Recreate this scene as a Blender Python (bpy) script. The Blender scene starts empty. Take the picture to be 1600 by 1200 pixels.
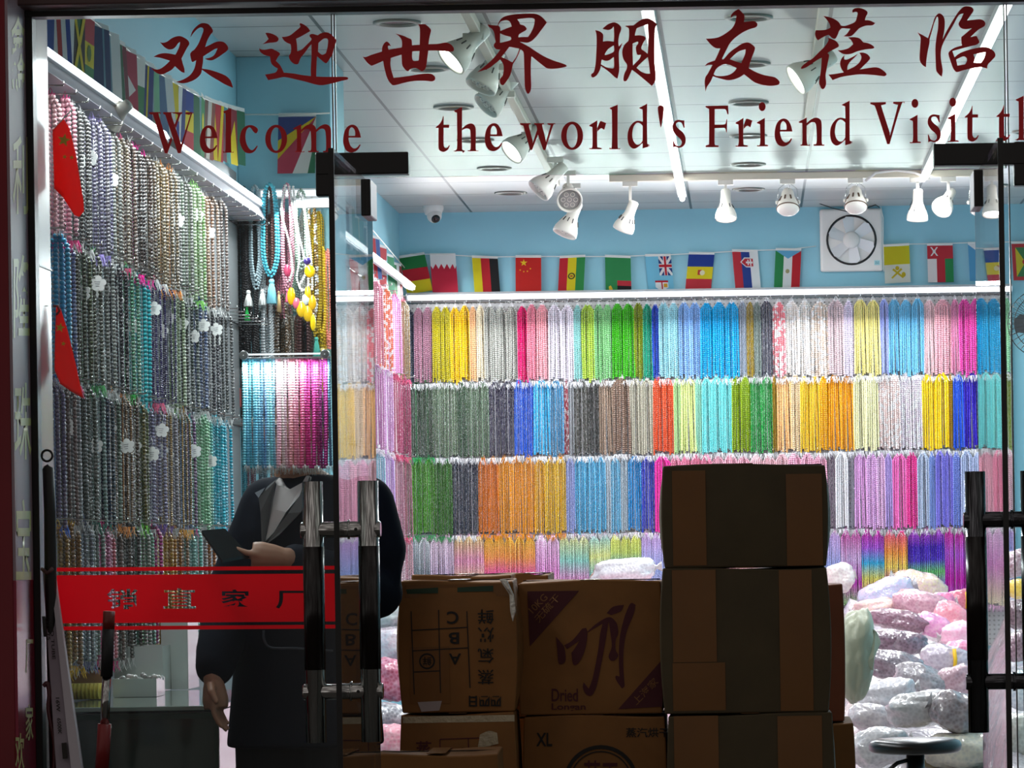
import bpy, bmesh, math, random
from mathutils import Vector, Matrix
random.seed(7)
sc = bpy.context.scene
COL = sc.collection
PI = math.pi
# ------------------------------------------------------------------ camera, world, exposure
F = 5600.0            # focal length in pixels of the 1600 px wide frame
CX, CY = 1169.0, 857.0  # where the view axis meets the picture
ROLL = 0.0152
D0 = 8.82             # distance from the camera to the glass front (the plane y = 0)
CZ = 1.25             # camera height over the shop floor
cam = bpy.data.cameras.new('camera')
cam.sensor_width = 36.0
cam.lens = F / 1600 * 36
cam.shift_x = -(CX - 800) / 1600
cam.shift_y = (CY - 600) / 1600
cam.clip_end = 100
camo = bpy.data.objects.new('camera', cam)
COL.objects.link(camo)
camo.matrix_world = Matrix.Translation((0, -D0, CZ)) @ Matrix.Rotation(PI / 2, 4, 'X') @ Matrix.Rotation(-ROLL, 4, 'Z')
sc.camera = camo
w = bpy.data.worlds.new('night_street')
sc.world = w
w.use_nodes = True
# dim street at night: soft patches of warm and cool light around the horizon
_n = w.node_tree.nodes; _l = w.node_tree.links
_tc = _n.new('ShaderNodeTexCoord'); _mp = _n.new('ShaderNodeMapping'); _mp.inputs['Scale'].default_value = (5, 5, 1.1)
_nz = _n.new('ShaderNodeTexNoise'); _nz.inputs['Scale'].default_value = 1.6; _nz.inputs['Detail'].default_value = 2
_rp = _n.new('ShaderNodeValToRGB'); _rp.color_ramp.elements[0].position = .44; _rp.color_ramp.elements[0].color = (.10, .085, .08, 1)
_rp.color_ramp.elements[1].position = .66; _rp.color_ramp.elements[1].color = (.85, .78, .74, 1)
_l.new(_tc.outputs['Generated'], _mp.inputs[0]); _l.new(_mp.outputs[0], _nz.inputs['Vector']); _l.new(_nz.outputs['Fac'], _rp.inputs[0]); _l.new(_rp.outputs[0], _n['Background'].inputs['Color'])
_n['Background'].inputs['Strength'].default_value = 0.72
sc.view_settings.view_transform = 'Standard'
sc.view_settings.look = 'None'
sc.view_settings.exposure = 0.0
sc.view_settings.gamma = 1.0
sc.view_settings.use_curve_mapping = False
sc.cycles.max_bounces = 8
sc.cycles.diffuse_bounces = 3
sc.cycles.glossy_bounces = 4
sc.cycles.transmission_bounces = 4
sc.cycles.transparent_max_bounces = 16
sc.cycles.sample_clamp_indirect = 4.0
sc.cycles.use_denoising = True

def area_light(name, loc, rot, sx, sy, power, color=(1, 1, 1)):
    l = bpy.data.lights.new(name, 'AREA')
    l.shape = 'RECTANGLE'; l.size = sx; l.size_y = sy; l.energy = power; l.color = color
    o = bpy.data.objects.new(name, l); COL.objects.link(o)
    o.location = loc; o.rotation_euler = rot
    return o
# daylight-white tube lamps of the shop: two long ceiling tubes and the strips over the bead walls, plus one added bar by the pane
TUBE = 55.0
COOL = (0.93, 0.97, 1.0)
area_light('tube_light', (-.31, 6.5, 3.045), (0, 0, 0), .05, 6.6, 85, COOL)
area_light('tube_light', (.905, 6.0, 3.045), (0, 0, 0), .05, 5.8, 75, COOL)
area_light('strip_light', (-.2, 10.50, 2.66), (math.radians(-38), 0, 0), 3.3, .03, 66, COOL)
area_light('strip_light', (-1.70, 2.4, 2.53), (0, math.radians(-30), 0), .03, 4.0, 52, COOL)
area_light('strip_light', (-1.70, 9.6, 2.68), (0, math.radians(-30), 0), .03, 1.9, 14, COOL)
area_light('strip_light', (-1.70, 4.30, 2.62), (math.radians(-40), 0, 0), .4, .03, 3.2, COOL)
area_light('strip_light', (-1.147, .020, 1.722), (math.radians(22), 0, 0), .22, .006, 1.7, COOL)  # added lamp by the pane, put in to light the strands before the face

def P(px, py, d):
    """the place in the shop seen at pixel (px, py) at distance d from the camera"""
    u, v = px - CX, py - CY
    c, s = math.cos(ROLL), math.sin(ROLL)
    x, y = c * u - s * v, s * u + c * v
    return Vector((x * d / F, d - D0, CZ - y * d / F))

# ------------------------------------------------------------------ materials
def lin(h):
    h = h.lstrip('#')
    o = []
    for i in (0, 2, 4):
        c = int(h[i:i + 2], 16) / 255
        o.append(c / 12.92 if c <= .04045 else ((c + .055) / 1.055) ** 2.4)
    return tuple(o)
MATS = {}
def mat(name, color='#808080', rough=.5, metal=0., spec=.5, coat=0., emit=0., bump=0., bscale=40., noise=0., nscale=6., trans=0.):
    if name in MATS: return MATS[name]
    m = bpy.data.materials.new(name); m.use_nodes = True
    nt = m.node_tree; b = nt.nodes['Principled BSDF']
    col = lin(color) if isinstance(color, str) else color
    b.inputs['Base Color'].default_value = (*col, 1)
    b.inputs['Roughness'].default_value = rough
    b.inputs['Metallic'].default_value = metal
    b.inputs['Specular IOR Level'].default_value = spec
    b.inputs['Coat Weight'].default_value = coat
    b.inputs['Coat Roughness'].default_value = .08
    if emit:
        b.inputs['Emission Color'].default_value = (*col, 1); b.inputs['Emission Strength'].default_value = emit
    if bump or noise:
        tc = nt.nodes.new('ShaderNodeTexCoord')
    if bump:
        n = nt.nodes.new('ShaderNodeTexNoise'); n.inputs['Scale'].default_value = bscale; n.inputs['Detail'].default_value = 3
        bp = nt.nodes.new('ShaderNodeBump'); bp.inputs['Strength'].default_value = bump; bp.inputs['Distance'].default_value = .01
        nt.links.new(tc.outputs['Object'], n.inputs['Vector']); nt.links.new(n.outputs['Fac'], bp.inputs['Height']); nt.links.new(bp.outputs['Normal'], b.inputs['Normal'])
    if noise:
        n = nt.nodes.new('ShaderNodeTexNoise'); n.inputs['Scale'].default_value = nscale; n.inputs['Detail'].default_value = 5
        mx = nt.nodes.new('ShaderNodeMixRGB'); mx.blend_type = 'MULTIPLY'; mx.inputs[1].default_value = (*col, 1)
        rp = nt.nodes.new('ShaderNodeValToRGB'); rp.color_ramp.elements[0].position = .3; rp.color_ramp.elements[1].position = .7
        k = 1 - noise; rp.color_ramp.elements[0].color = (k, k, k, 1); rp.color_ramp.elements[1].color = (1, 1, 1, 1)
        mx.inputs[0].default_value = 1
        nt.links.new(tc.outputs['Object'], n.inputs['Vector']); nt.links.new(n.outputs['Fac'], rp.inputs[0]); nt.links.new(rp.outputs[0], mx.inputs[2]); nt.links.new(mx.outputs[0], b.inputs['Base Color'])
    MATS[name] = m
    return m
def glass(name, tint=(.93, .96, .95), dust=.03, f0=.04):
    m = bpy.data.materials.new(name); m.use_nodes = True; nt = m.node_tree; nt.nodes.clear()
    N = nt.nodes.new; L = nt.links.new
    geo = N('ShaderNodeNewGeometry')
    dot = N('ShaderNodeVectorMath'); dot.operation = 'DOT_PRODUCT'
    L(geo.outputs['Normal'], dot.inputs[0]); L(geo.outputs['Incoming'], dot.inputs[1])
    ab = N('ShaderNodeMath'); ab.operation = 'ABSOLUTE'; L(dot.outputs['Value'], ab.inputs[0])
    om = N('ShaderNodeMath'); om.operation = 'SUBTRACT'; om.inputs[0].default_value = 1; L(ab.outputs[0], om.inputs[1])
    pw = N('ShaderNodeMath'); pw.operation = 'POWER'; pw.inputs[1].default_value = 5; L(om.outputs[0], pw.inputs[0])
    ma = N('ShaderNodeMath'); ma.operation = 'MULTIPLY_ADD'; ma.inputs[1].default_value = 1 - f0; ma.inputs[2].default_value = f0; L(pw.outputs[0], ma.inputs[0])
    tr = N('ShaderNodeBsdfTransparent'); tr.inputs['Color'].default_value = (*tint, 1)
    gl = N('ShaderNodeBsdfGlossy'); gl.inputs['Roughness'].default_value = .01
    mx = N('ShaderNodeMixShader'); L(ma.outputs[0], mx.inputs[0]); L(tr.outputs[0], mx.inputs[1]); L(gl.outputs[0], mx.inputs[2])
    tl = N('ShaderNodeBsdfTranslucent'); tl.inputs['Color'].default_value = (.8, .8, .8, 1)
    tc = N('ShaderNodeTexCoord'); nz = N('ShaderNodeTexNoise'); nz.inputs['Scale'].default_value = 3; nz.inputs['Detail'].default_value = 8
    L(tc.outputs['Object'], nz.inputs['Vector'])
    mm = N('ShaderNodeMath'); mm.operation = 'MULTIPLY'; mm.inputs[1].default_value = dust * 2; L(nz.outputs['Fac'], mm.inputs[0])
    m2 = N('ShaderNodeMixShader'); L(mm.outputs[0], m2.inputs[0]); L(mx.outputs[0], m2.inputs[1]); L(tl.outputs[0], m2.inputs[2])
    out = N('ShaderNodeOutputMaterial'); L(m2.outputs[0], out.inputs[0])
    MATS[name] = m
    return m
def objcolor_mat(name, rough=.3, metal=0., spec=.6, mixwhite=0., nscale=60., coat=0., trans=0.):
    """takes its base colour from the object it is on"""
    m = bpy.data.materials.new(name); m.use_nodes = True; nt = m.node_tree; b = nt.nodes['Principled BSDF']
    oi = nt.nodes.new('ShaderNodeObjectInfo'); src = oi.outputs['Color']
    if mixwhite:
        tc = nt.nodes.new('ShaderNodeTexCoord'); nz = nt.nodes.new('ShaderNodeTexNoise'); nz.inputs['Scale'].default_value = nscale; nz.inputs['Detail'].default_value = 1
        rp = nt.nodes.new('ShaderNodeValToRGB'); rp.color_ramp.elements[0].position = .5; rp.color_ramp.elements[1].position = .56
        rp.color_ramp.elements[1].color = (mixwhite,) * 3 + (1,)
        mx = nt.nodes.new('ShaderNodeMixRGB'); mx.inputs[2].default_value = (.85, .85, .85, 1)
        nt.links.new(tc.outputs['Object'], nz.inputs['Vector']); nt.links.new(nz.outputs['Fac'], rp.inputs[0]); nt.links.new(rp.outputs[0], mx.inputs[0]); nt.links.new(src, mx.inputs[1])
        src = mx.outputs[0]
    nt.links.new(src, b.inputs['Base Color'])
    b.inputs['Roughness'].default_value = rough; b.inputs['Metallic'].default_value = metal; b.inputs['Specular IOR Level'].default_value = spec; b.inputs['Coat Weight'].default_value = coat
    MATS[name] = m
    return m
def thin_cloth(name, color, tr=.5, rough=.8):
    """lets light through from behind, like thin cloth, vinyl or glass beads"""
    m = bpy.data.materials.new(name); m.use_nodes = True; nt = m.node_tree; b = nt.nodes['Principled BSDF']; out = nt.nodes['Material Output']
    b.inputs['Roughness'].default_value = rough
    t = nt.nodes.new('ShaderNodeBsdfTranslucent'); mx = nt.nodes.new('ShaderNodeMixShader'); mx.inputs[0].default_value = tr
    if color is None:
        oi = nt.nodes.new('ShaderNodeObjectInfo'); nt.links.new(oi.outputs['Color'], b.inputs['Base Color']); nt.links.new(oi.outputs['Color'], t.inputs['Color'])
    else:
        b.inputs['Base Color'].default_value = (*lin(color), 1); t.inputs['Color'].default_value = (*lin(color), 1)
    nt.links.new(b.outputs[0], mx.inputs[1]); nt.links.new(t.outputs[0], mx.inputs[2]); nt.links.new(mx.outputs[0], out.inputs[0])
    MATS[name] = m
    return m
def ramp_mat(name, stops, length=.42):
    m = bpy.data.materials.new(name); m.use_nodes = True; nt = m.node_tree; b = nt.nodes['Principled BSDF']
    tc = nt.nodes.new('ShaderNodeTexCoord'); sx = nt.nodes.new('ShaderNodeSeparateXYZ'); nt.links.new(tc.outputs['Object'], sx.inputs[0])
    mu = nt.nodes.new('ShaderNodeMath'); mu.operation = 'MULTIPLY'; mu.inputs[1].default_value = -1 / length; nt.links.new(sx.outputs['Z'], mu.inputs[0])
    rp = nt.nodes.new('ShaderNodeValToRGB'); cr = rp.color_ramp
    while len(cr.elements) < len(stops): cr.elements.new(.5)
    for e, (p, c) in zip(cr.elements, stops): e.position = p; e.color = (*lin(c), 1)
    nt.links.new(mu.outputs[0], rp.inputs[0]); nt.links.new(rp.outputs[0], b.inputs['Base Color'])
    b.inputs['Roughness'].default_value = .3
    MATS[name] = m
    return m

# ------------------------------------------------------------------ object helpers
def link(name, data, parent=None):
    o = bpy.data.objects.new(name, data); COL.objects.link(o)
    if parent is not None: o.parent = parent
    return o
def tag(o, label=None, cat=None, group=None, kind=None):
    if label: o['label'] = label
    if cat: o['category'] = cat
    if group: o['group'] = group
    if kind: o['kind'] = kind
    return o
def empty(name, loc=(0, 0, 0), rz=0, label=None, cat=None, group=None, kind=None):
    o = link(name, None); o.location = loc; o.rotation_euler = (0, 0, rz); o.empty_display_size = .05
    return tag(o, label, cat, group, kind)
class MB:
    """collects shapes into one mesh"""
    def __init__(s): s.v = []; s.f = []; s.m = []; s.sm = []
    def add(s, vs, fs, mi=0, smooth=False, M=None):
        b = len(s.v)
        for v in vs:
            v = Vector(v); s.v.append(M @ v if M is not None else v)
        for f in fs: s.f.append([b + i for i in f]); s.m.append(mi); s.sm.append(smooth)
        return s
    def box(s, c, d, mi=0, M=None):
        x, y, z = d[0] / 2, d[1] / 2, d[2] / 2; c = Vector(c)
        vs = [c + Vector(q) for q in ((-x, -y, -z), (x, -y, -z), (x, y, -z), (-x, y, -z), (-x, -y, z), (x, -y, z), (x, y, z), (-x, y, z))]
        return s.add(vs, [(0, 3, 2, 1), (4, 5, 6, 7), (0, 1, 5, 4), (1, 2, 6, 5), (2, 3, 7, 6), (3, 0, 4, 7)], mi, False, M)
    def tube(s, pts, r, n=10, mi=0, caps=True, M=None, smooth=True, closed=False):
        pts = [Vector(p) for p in pts]; rs = r if isinstance(r, (list, tuple)) else [r] * len(pts)
        vs, fs = [], []; prev = None; N = len(pts)
        for i, p in enumerate(pts):
            if closed: t = pts[(i + 1) % N] - pts[i - 1]
            else: t = pts[min(i + 1, N - 1)] - pts[max(i - 1, 0)]
            if t.length < 1e-9: t = Vector((0, 0, 1))
            t.normalize()
            if prev is None:
                a = Vector((0, 0, 1)) if abs(t.z) < .9 else Vector((1, 0, 0)); u = t.cross(a).normalized()
            else:
                u = prev - t * prev.dot(t); u = u.normalized() if u.length > 1e-6 else t.orthogonal().normalized()
            prev = u; w_ = t.cross(u)
            for k in range(n):
                a = 2 * PI * k / n; vs.append(p + (u * math.cos(a) + w_ * math.sin(a)) * rs[i])
        for i in range(N if closed else N - 1):
            j = (i + 1) % N
            for k in range(n):
                k2 = (k + 1) % n; fs.append((i * n + k, i * n + k2, j * n + k2, j * n + k))
        if caps and not closed:
            fs.append(tuple(range(n))[::-1]); fs.append(tuple((N - 1) * n + k for k in range(n)))
        s.add(vs, fs, mi, smooth, M)
        if caps and not closed: s.sm[-1] = s.sm[-2] = False
        return s
    def lathe(s, prof, n=24, mi=0, M=None, smooth=True, cap=False):
        vs, fs = [], []
        for r, z in prof:
            for k in range(n):
                a = 2 * PI * k / n; vs.append((r * math.cos(a), r * math.sin(a), z))
        for i in range(len(prof) - 1):
            for k in range(n):
                k2 = (k + 1) % n; fs.append((i * n + k, i * n + k2, (i + 1) * n + k2, (i + 1) * n + k))
        if cap:
            fs.append(tuple(range(n))[::-1]); fs.append(tuple((len(prof) - 1) * n + k for k in range(n)))
        s.add(vs, fs, mi, smooth, M)
        if cap: s.sm[-1] = s.sm[-2] = False
        return s
    def ball(s, c, r, nu=8, nv=5, mi=0, M=None):
        rx, ry, rz = r if isinstance(r, (tuple, list)) else (r, r, r); c = Vector(c)
        vs = [c + Vector((0, 0, rz))]; fs = []
        for i in range(1, nv):
            t = PI * i / nv
            for k in range(nu):
                a = 2 * PI * k / nu; vs.append(c + Vector((rx * math.sin(t) * math.cos(a), ry * math.sin(t) * math.sin(a), rz * math.cos(t))))
        vs.append(c + Vector((0, 0, -rz))); e = len(vs) - 1
        for k in range(nu):
            k2 = (k + 1) % nu; fs.append((0, 1 + k, 1 + k2)); fs.append((e, 1 + (nv - 2) * nu + k2, 1 + (nv - 2) * nu + k))
            for i in range(nv - 2):
                a, b = 1 + i * nu, 1 + (i + 1) * nu; fs.append((a + k, b + k, b + k2, a + k2))
        return s.add(vs, fs, mi, True, M)
    def poly(s, pts, mi=0, M=None):
        return s.add(pts, [tuple(range(len(pts)))], mi, False, M)
    def mesh(s, name, mats):
        me = bpy.data.meshes.new(name); me.from_pydata([tuple(v) for v in s.v], [], s.f)
        for m in (mats if isinstance(mats, (list, tuple)) else [mats]): me.materials.append(m)
        me.polygons.foreach_set('material_index', s.m); me.polygons.foreach_set('use_smooth', s.sm)
        me.update()
        return me
    def build(s, name, mats, parent=None, bevel=0., seg=2):
        o = link(name, s.mesh(name, mats), parent)
        if bevel:
            b = o.modifiers.new('bevel', 'BEVEL'); b.width = bevel; b.segments = seg; b.limit_method = 'ANGLE'; b.harden_normals = False
        return o
def RT(loc, rx=0, ry=0, rz=0, s=1):
    sm = Matrix.Diagonal((*((s, s, s) if not isinstance(s, (tuple, list)) else s), 1))
    return Matrix.Translation(loc) @ Matrix.Rotation(rz, 4, 'Z') @ Matrix.Rotation(ry, 4, 'Y') @ Matrix.Rotation(rx, 4, 'X') @ sm
def struct(name, mb, m, parent=None, **k):
    o = mb.build(name, m, parent, **k)
    if parent is None: o['kind'] = 'structure'
    return o

# ---- lettering: filled shapes from outlines, holes by even-odd fill
def fill_mesh(name, loops, to3, m, depth=.0):
    """loops in a flat frame -> filled mesh, each point mapped by to3"""
    cu = bpy.data.curves.new(name, 'CURVE'); cu.dimensions = '2D'; cu.fill_mode = 'BOTH' if depth else 'BOTH'
    for lp in loops:
        sp = cu.splines.new('POLY'); sp.points.add(len(lp) - 1); sp.use_cyclic_u = True
        for q, (x, y) in zip(sp.points, lp): q.co = (x, y, 0, 1)
    tmp = bpy.data.objects.new('tmp', cu)
    me = bpy.data.meshes.new_from_object(tmp)
    bpy.data.objects.remove(tmp); bpy.data.curves.remove(cu)
    for v in me.vertices: v.co = to3(v.co.x, v.co.y)
    me.name = name; me.materials.clear(); me.materials.append(m)
    for p in me.polygons: p.use_smooth = False
    return me
def text_loops(body, bold=0.):
    """outline loops of a written text, scaled to the box 0..1 x 0..1"""
    c = bpy.data.curves.new('t', 'FONT'); c.body = body; c.size = 1; c.offset = bold; c.resolution_u = 4
    t = bpy.data.objects.new('t', c); me = bpy.data.meshes.new_from_object(t)
    bpy.data.objects.remove(t); bpy.data.curves.remove(c)
    return me
def text_mesh(name, body, to3, m, bold=0., merge=None):
    me = text_loops(body, bold)
    xs = [v.co.x for v in me.vertices]; ys = [v.co.y for v in me.vertices]
    x0, x1, y0, y1 = min(xs), max(xs), min(ys), max(ys)
    for v in me.vertices: v.co = to3((v.co.x - x0) / (x1 - x0), (v.co.y - y0) / (y1 - y0))
    me.materials.clear(); me.materials.append(m); me.name = name
    return me
def loops_of(me):
    """boundary loops of a flat mesh"""
    bm = bmesh.new(); bm.from_mesh(me); bmesh.ops.remove_doubles(bm, verts=bm.verts, dist=1e-5)
    es = {e for e in bm.edges if len(e.link_faces) == 1}; out = []
    while es:
        e = es.pop(); st, v = e.verts[0], e.verts[1]; lp = [st.co.xy.copy(), v.co.xy.copy()]
        while v != st:
            nx = next((q for q in v.link_edges if q in es), None)
            if nx is None: break
            es.discard(nx); v = nx.other_vert(v)
            if v != st: lp.append(v.co.xy.copy())
        out.append([tuple(p) for p in lp])
    bm.free()
    return out
def smooth_loop(s):
    """'x,y x,y* ...' -> points of a closed outline, smooth except where starred"""
    pts, cor = [], []
    for t in s.split():
        c = t.endswith('*'); x, y = t.rstrip('*').split(','); pts.append((float(x), float(y))); cor.append(c)
    n = len(pts); out = []
    for i in range(n):
        j = (i + 1) % n; p1, p2 = pts[i], pts[j]
        p0 = pts[i - 1] if not cor[i] else p1; p3 = pts[(j + 1) % n] if not cor[j] else p2
        out.append(p1)
        if cor[i] and cor[j]: continue
        for t in (.25, .5, .75):
            a = []
            for k in (0, 1):
                m1 = (p2[k] - p0[k]) * .5; m2 = (p3[k] - p1[k]) * .5
                a.append((2 * t**3 - 3 * t**2 + 1) * p1[k] + (t**3 - 2 * t**2 + t) * m1 + (-2 * t**3 + 3 * t**2) * p2[k] + (t**3 - t**2) * m2)
            out.append(tuple(a))
    return out
# ------------------------------------------------------------------ the shop shell
XL, XR, YB, HC = -1.88, 2.25, 10.76, 3.11
M_blue = mat('sky_blue_wall_paint', '#90cada', .55, noise=.08, nscale=1.5)
M_white = mat('white_plastic', '#e6e4de', .35)
M_black = mat('black_metal', '#0a0a0a', .35)
M_chrome = mat('polished_steel', '#b9bab8', .12, metal=1.)
M_floor = mat('grey_floor_tile', '#8f8d88', .3, noise=.3)
def ceiling_mat():
    m = bpy.data.materials.new('ceiling_tiles'); m.use_nodes = True; nt = m.node_tree; b = nt.nodes['Principled BSDF']; N = nt.nodes.new; L = nt.links.new
    geo = N('ShaderNodeNewGeometry'); sx = N('ShaderNodeSeparateXYZ'); L(geo.outputs['Position'], sx.inputs[0])
    def lines(out, off):
        a = N('ShaderNodeMath'); a.operation = 'ADD'; a.inputs[1].default_value = off; L(out, a.inputs[0])
        d = N('ShaderNodeMath'); d.operation = 'DIVIDE'; d.inputs[1].default_value = .6; L(a.outputs[0], d.inputs[0])
        f = N('ShaderNodeMath'); f.operation = 'FRACT'; L(d.outputs[0], f.inputs[0])
        g = N('ShaderNodeMath'); g.operation = 'LESS_THAN'; g.inputs[1].default_value = .022; L(f.outputs[0], g.inputs[0])
        return g.outputs[0]
    x = lines(sx.outputs['X'], .89 + 6); y = lines(sx.outputs['Y'], -4.37 + 6)
    mx = N('ShaderNodeMath'); mx.operation = 'MAXIMUM'; L(x, mx.inputs[0]); L(y, mx.inputs[1])
    c = N('ShaderNodeMixRGB'); c.inputs[1].default_value = (*lin('#b2b6b3'), 1); c.inputs[2].default_value = (*lin('#3c403e'), 1); L(mx.outputs[0], c.inputs[0])
    L(c.outputs[0], b.inputs['Base Color']); b.inputs['Roughness'].default_value = .35
    MATS['ceiling_tiles'] = m
    return m
M_ceil = ceiling_mat()
struct('floor', MB().box(((XL + XR) / 2, YB / 2, -.05), (XR - XL + .4, YB + .6, .1)), M_floor)
struct('ceiling', MB().box(((XL + XR) / 2, YB / 2 + .1, HC + .05), (XR - XL + .4, YB + .3, .1)), M_ceil)
struct('wall_left', MB().box((XL - .05, YB / 2 + .2, HC / 2), (.1, YB, HC)), M_blue)
struct('wall_right', MB().box((XR + .05, YB / 2, HC / 2), (.1, YB + .4, HC)), M_blue)
struct('wall_back', MB().box(((XL + XR) / 2, YB + .05, HC / 2), (XR - XL + .2, .1, HC)), M_blue)
struct('column', MB().box(((XL - 1.53) / 2, 4.75, HC / 2), (-1.53 - XL, .45, HC)), M_blue, bevel=.004)
struct('ground', MB().box((0, -4.8, -.2), (14, 9.6, .1)), mat('street_asphalt', '#5c5854', .8, noise=.4))
struct('trim_1', MB().box((.2, -.16, -.075), (4.6, .5, .15)), mat('dark_stone_step', '#3a3431', .5))
# pale tiled reveal just inside the left pane
M_tile = mat('pale_pink_tile', '#8f8589', .22, noise=.1)
struct('trim_2', MB().box((-1.81, .10, 1.32), (.14, .16, 2.64)), M_tile, bevel=.002)
struct('trim_3', MB().box((-1.7385, .10, 1.975), (.003, .16, .004)), M_black)
# front: red cladding, post, beam over the glass
M_red = mat('dark_red_cladding', '#7a1420', .22, noise=.15)
M_redside = mat('wine_red_panel', '#8a1f3a', .18)
M_maroon = mat('dark_maroon_beam', '#4a3434', .35)
YS = -.245
struct('wall_front', MB().box((-2.3, YS + .12, 1.4), (1.08, .24, 3.2)), M_red, bevel=.003)
M_panel = mat('mauve_grey_panel', '#9c8892', .45, noise=.2, nscale=8)
s_ = struct('trim_4', MB().box((-1.757, YS / 2 - .012, 2.06), (.008, .215, 1.72)), M_panel)
struct('trim_5', MB().box((-1.757, YS / 2 - .012, .525), (.008, .215, 1.35)), M_redside)
struct('trim_6', MB().box((.25, -.07, 2.68), (4.2, .10, .17)), M_maroon, bevel=.004)
struct('trim_7', MB().box((.25, -.015, 2.586), (4.2, .05, .014)), M_black)
struct('trim_8', MB().box((-1.745, -.01, 1.25), (.018, .05, 2.7)), M_black, bevel=.002)
struct('wall_front_upper', MB().box((.25, .02, 3.0), (5, .12, .47)), M_maroon)

# ------------------------------------------------------------------ glass front
G_side = glass('dusty_pane_glass', (.93, .965, .955), .004, .018)
G_top = glass('transom_glass', (.85, .91, .88), .026)
G_door = glass('door_glass', (.92, .96, .95), .008)
XSL, XSR, ZT, ZTOP = -1.0015, .652, 2.176, 2.58
def pane(name, x0, x1, z0, z1, m):
    w_ = struct(name, MB().box(((x0 + x1) / 2, 0, (z0 + z1) / 2), (x1 - x0, .012, z1 - z0)), m)
    e = MB()
    for x in (x0, x1): e.box((x + (.0015 if x == x0 else -.0015), 0, (z0 + z1) / 2), (.003, .0125, z1 - z0))
    o = e.build('glass_edge', mat('green_glass_edge', '#2c332c', .3), w_)
    return w_
win1 = pane('window_1', -1.74, XSL - .002, -.0, ZTOP, G_side)
win2 = pane('window_2', XSL + .002, XSR - .002, ZT, ZTOP, G_top)
win3 = pane('window_3', XSR + .002, 2.0, 0, ZTOP, G_side)
struct('wall_front_right', MB().box((2.2, 0, 1.5), (.4, .2, 3.0)), M_red)
# patch fittings
def patch_fitting(sx, name):
    s = 1 if sx < 0 else -1
    x = XSL if sx < 0 else XSR
    t = empty('patch_fitting', (x, 0, 2.21), 0, 'black metal patch fitting %s' % ('at the transom corner under the last letter of Welcome' if sx < 0 else 'at the transom corner under the word Visit'), 'fitting', 'black door patch fittings')
    MB().box((s * .068, -.0, .0), (.228, .042, .054)).build('transom_clamp', M_black, t, bevel=.003)
    MB().box((-s * .022 if sx < 0 else -s * .065, .0, -.025), (.05 if sx < 0 else .10, .04, .108)).build('side_clamp', M_black, t, bevel=.004)
    return t
patch_fitting(-1, 'l'); patch_fitting(1, 'r')
# doors standing open towards the street, their handles on both faces
def glass_door(n, xp, s, who):
    t = struct('door_%d' % n, MB().box((xp, -.345, 1.085), (.012, .82, 2.16)), G_door)
    MB().box((xp, -.756, 1.085), (.0125, .003, 2.16)).box((xp, .066, 1.085), (.0125, .003, 2.16)).build('glass_edge', mat('dark_glass_edge', '#050706', .3), t)
    MB().box((xp, -.01, 2.12), (.036, .15, .09)).build('top_clamp', M_black, t, bevel=.003)
    MB().box((xp, -.01, .05), (.036, .15, .10)).build('bottom_clamp', M_chrome, t, bevel=.003)
    return t
XD1, XD2 = -.925, .581
glass_door(1, XD1, -1, '')
glass_door(2, XD2, 1, '')
def pull_handle(xp, who, mm):
    y = -.675
    t = empty('door_handle', (xp, y, .824), 0, who, 'door handle', 'back-to-back door pull handles')
    for s in (-1, 1):
        mb = MB(); x = .063 * s
        mb.tube([(x, 0, 0), (x, 0, .593)], .0235, 20)
        b = mb.build('pull_bar', mm, t)
        g = MB().tube([(x, 0, .165), (x, 0, .445)], .0242, 20).build('grip_sleeve', mat('worn_black_sleeve', '#120706', .25, noise=.5, nscale=30), b)
    for z in (.115, .483):
        mb = MB().tube([(-.091, 0, z), (-.088, 0, z), (.088, 0, z), (.091, 0, z)], [.0165, .0185, .0185, .0165], 18)
        mb.tube([(.016, 0, z), (.022, 0, z)], .0225, 18)
        mb.tube([(.036, -.016, z), (.036, -.0192, z)], .004, 8, mi=1)
        mb.build('cross_bolt', [mm, M_black], t)
    return t
M_dchrome = mat('dark_polished_steel', '#55565a', .14, metal=1.)
pull_handle(XD1, 'bright steel pull handle with worn black grips, in front of the person', M_chrome)
pull_handle(XD2, 'dark steel pull handle with black grips, in front of the magenta and violet beads', M_dchrome)

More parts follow.
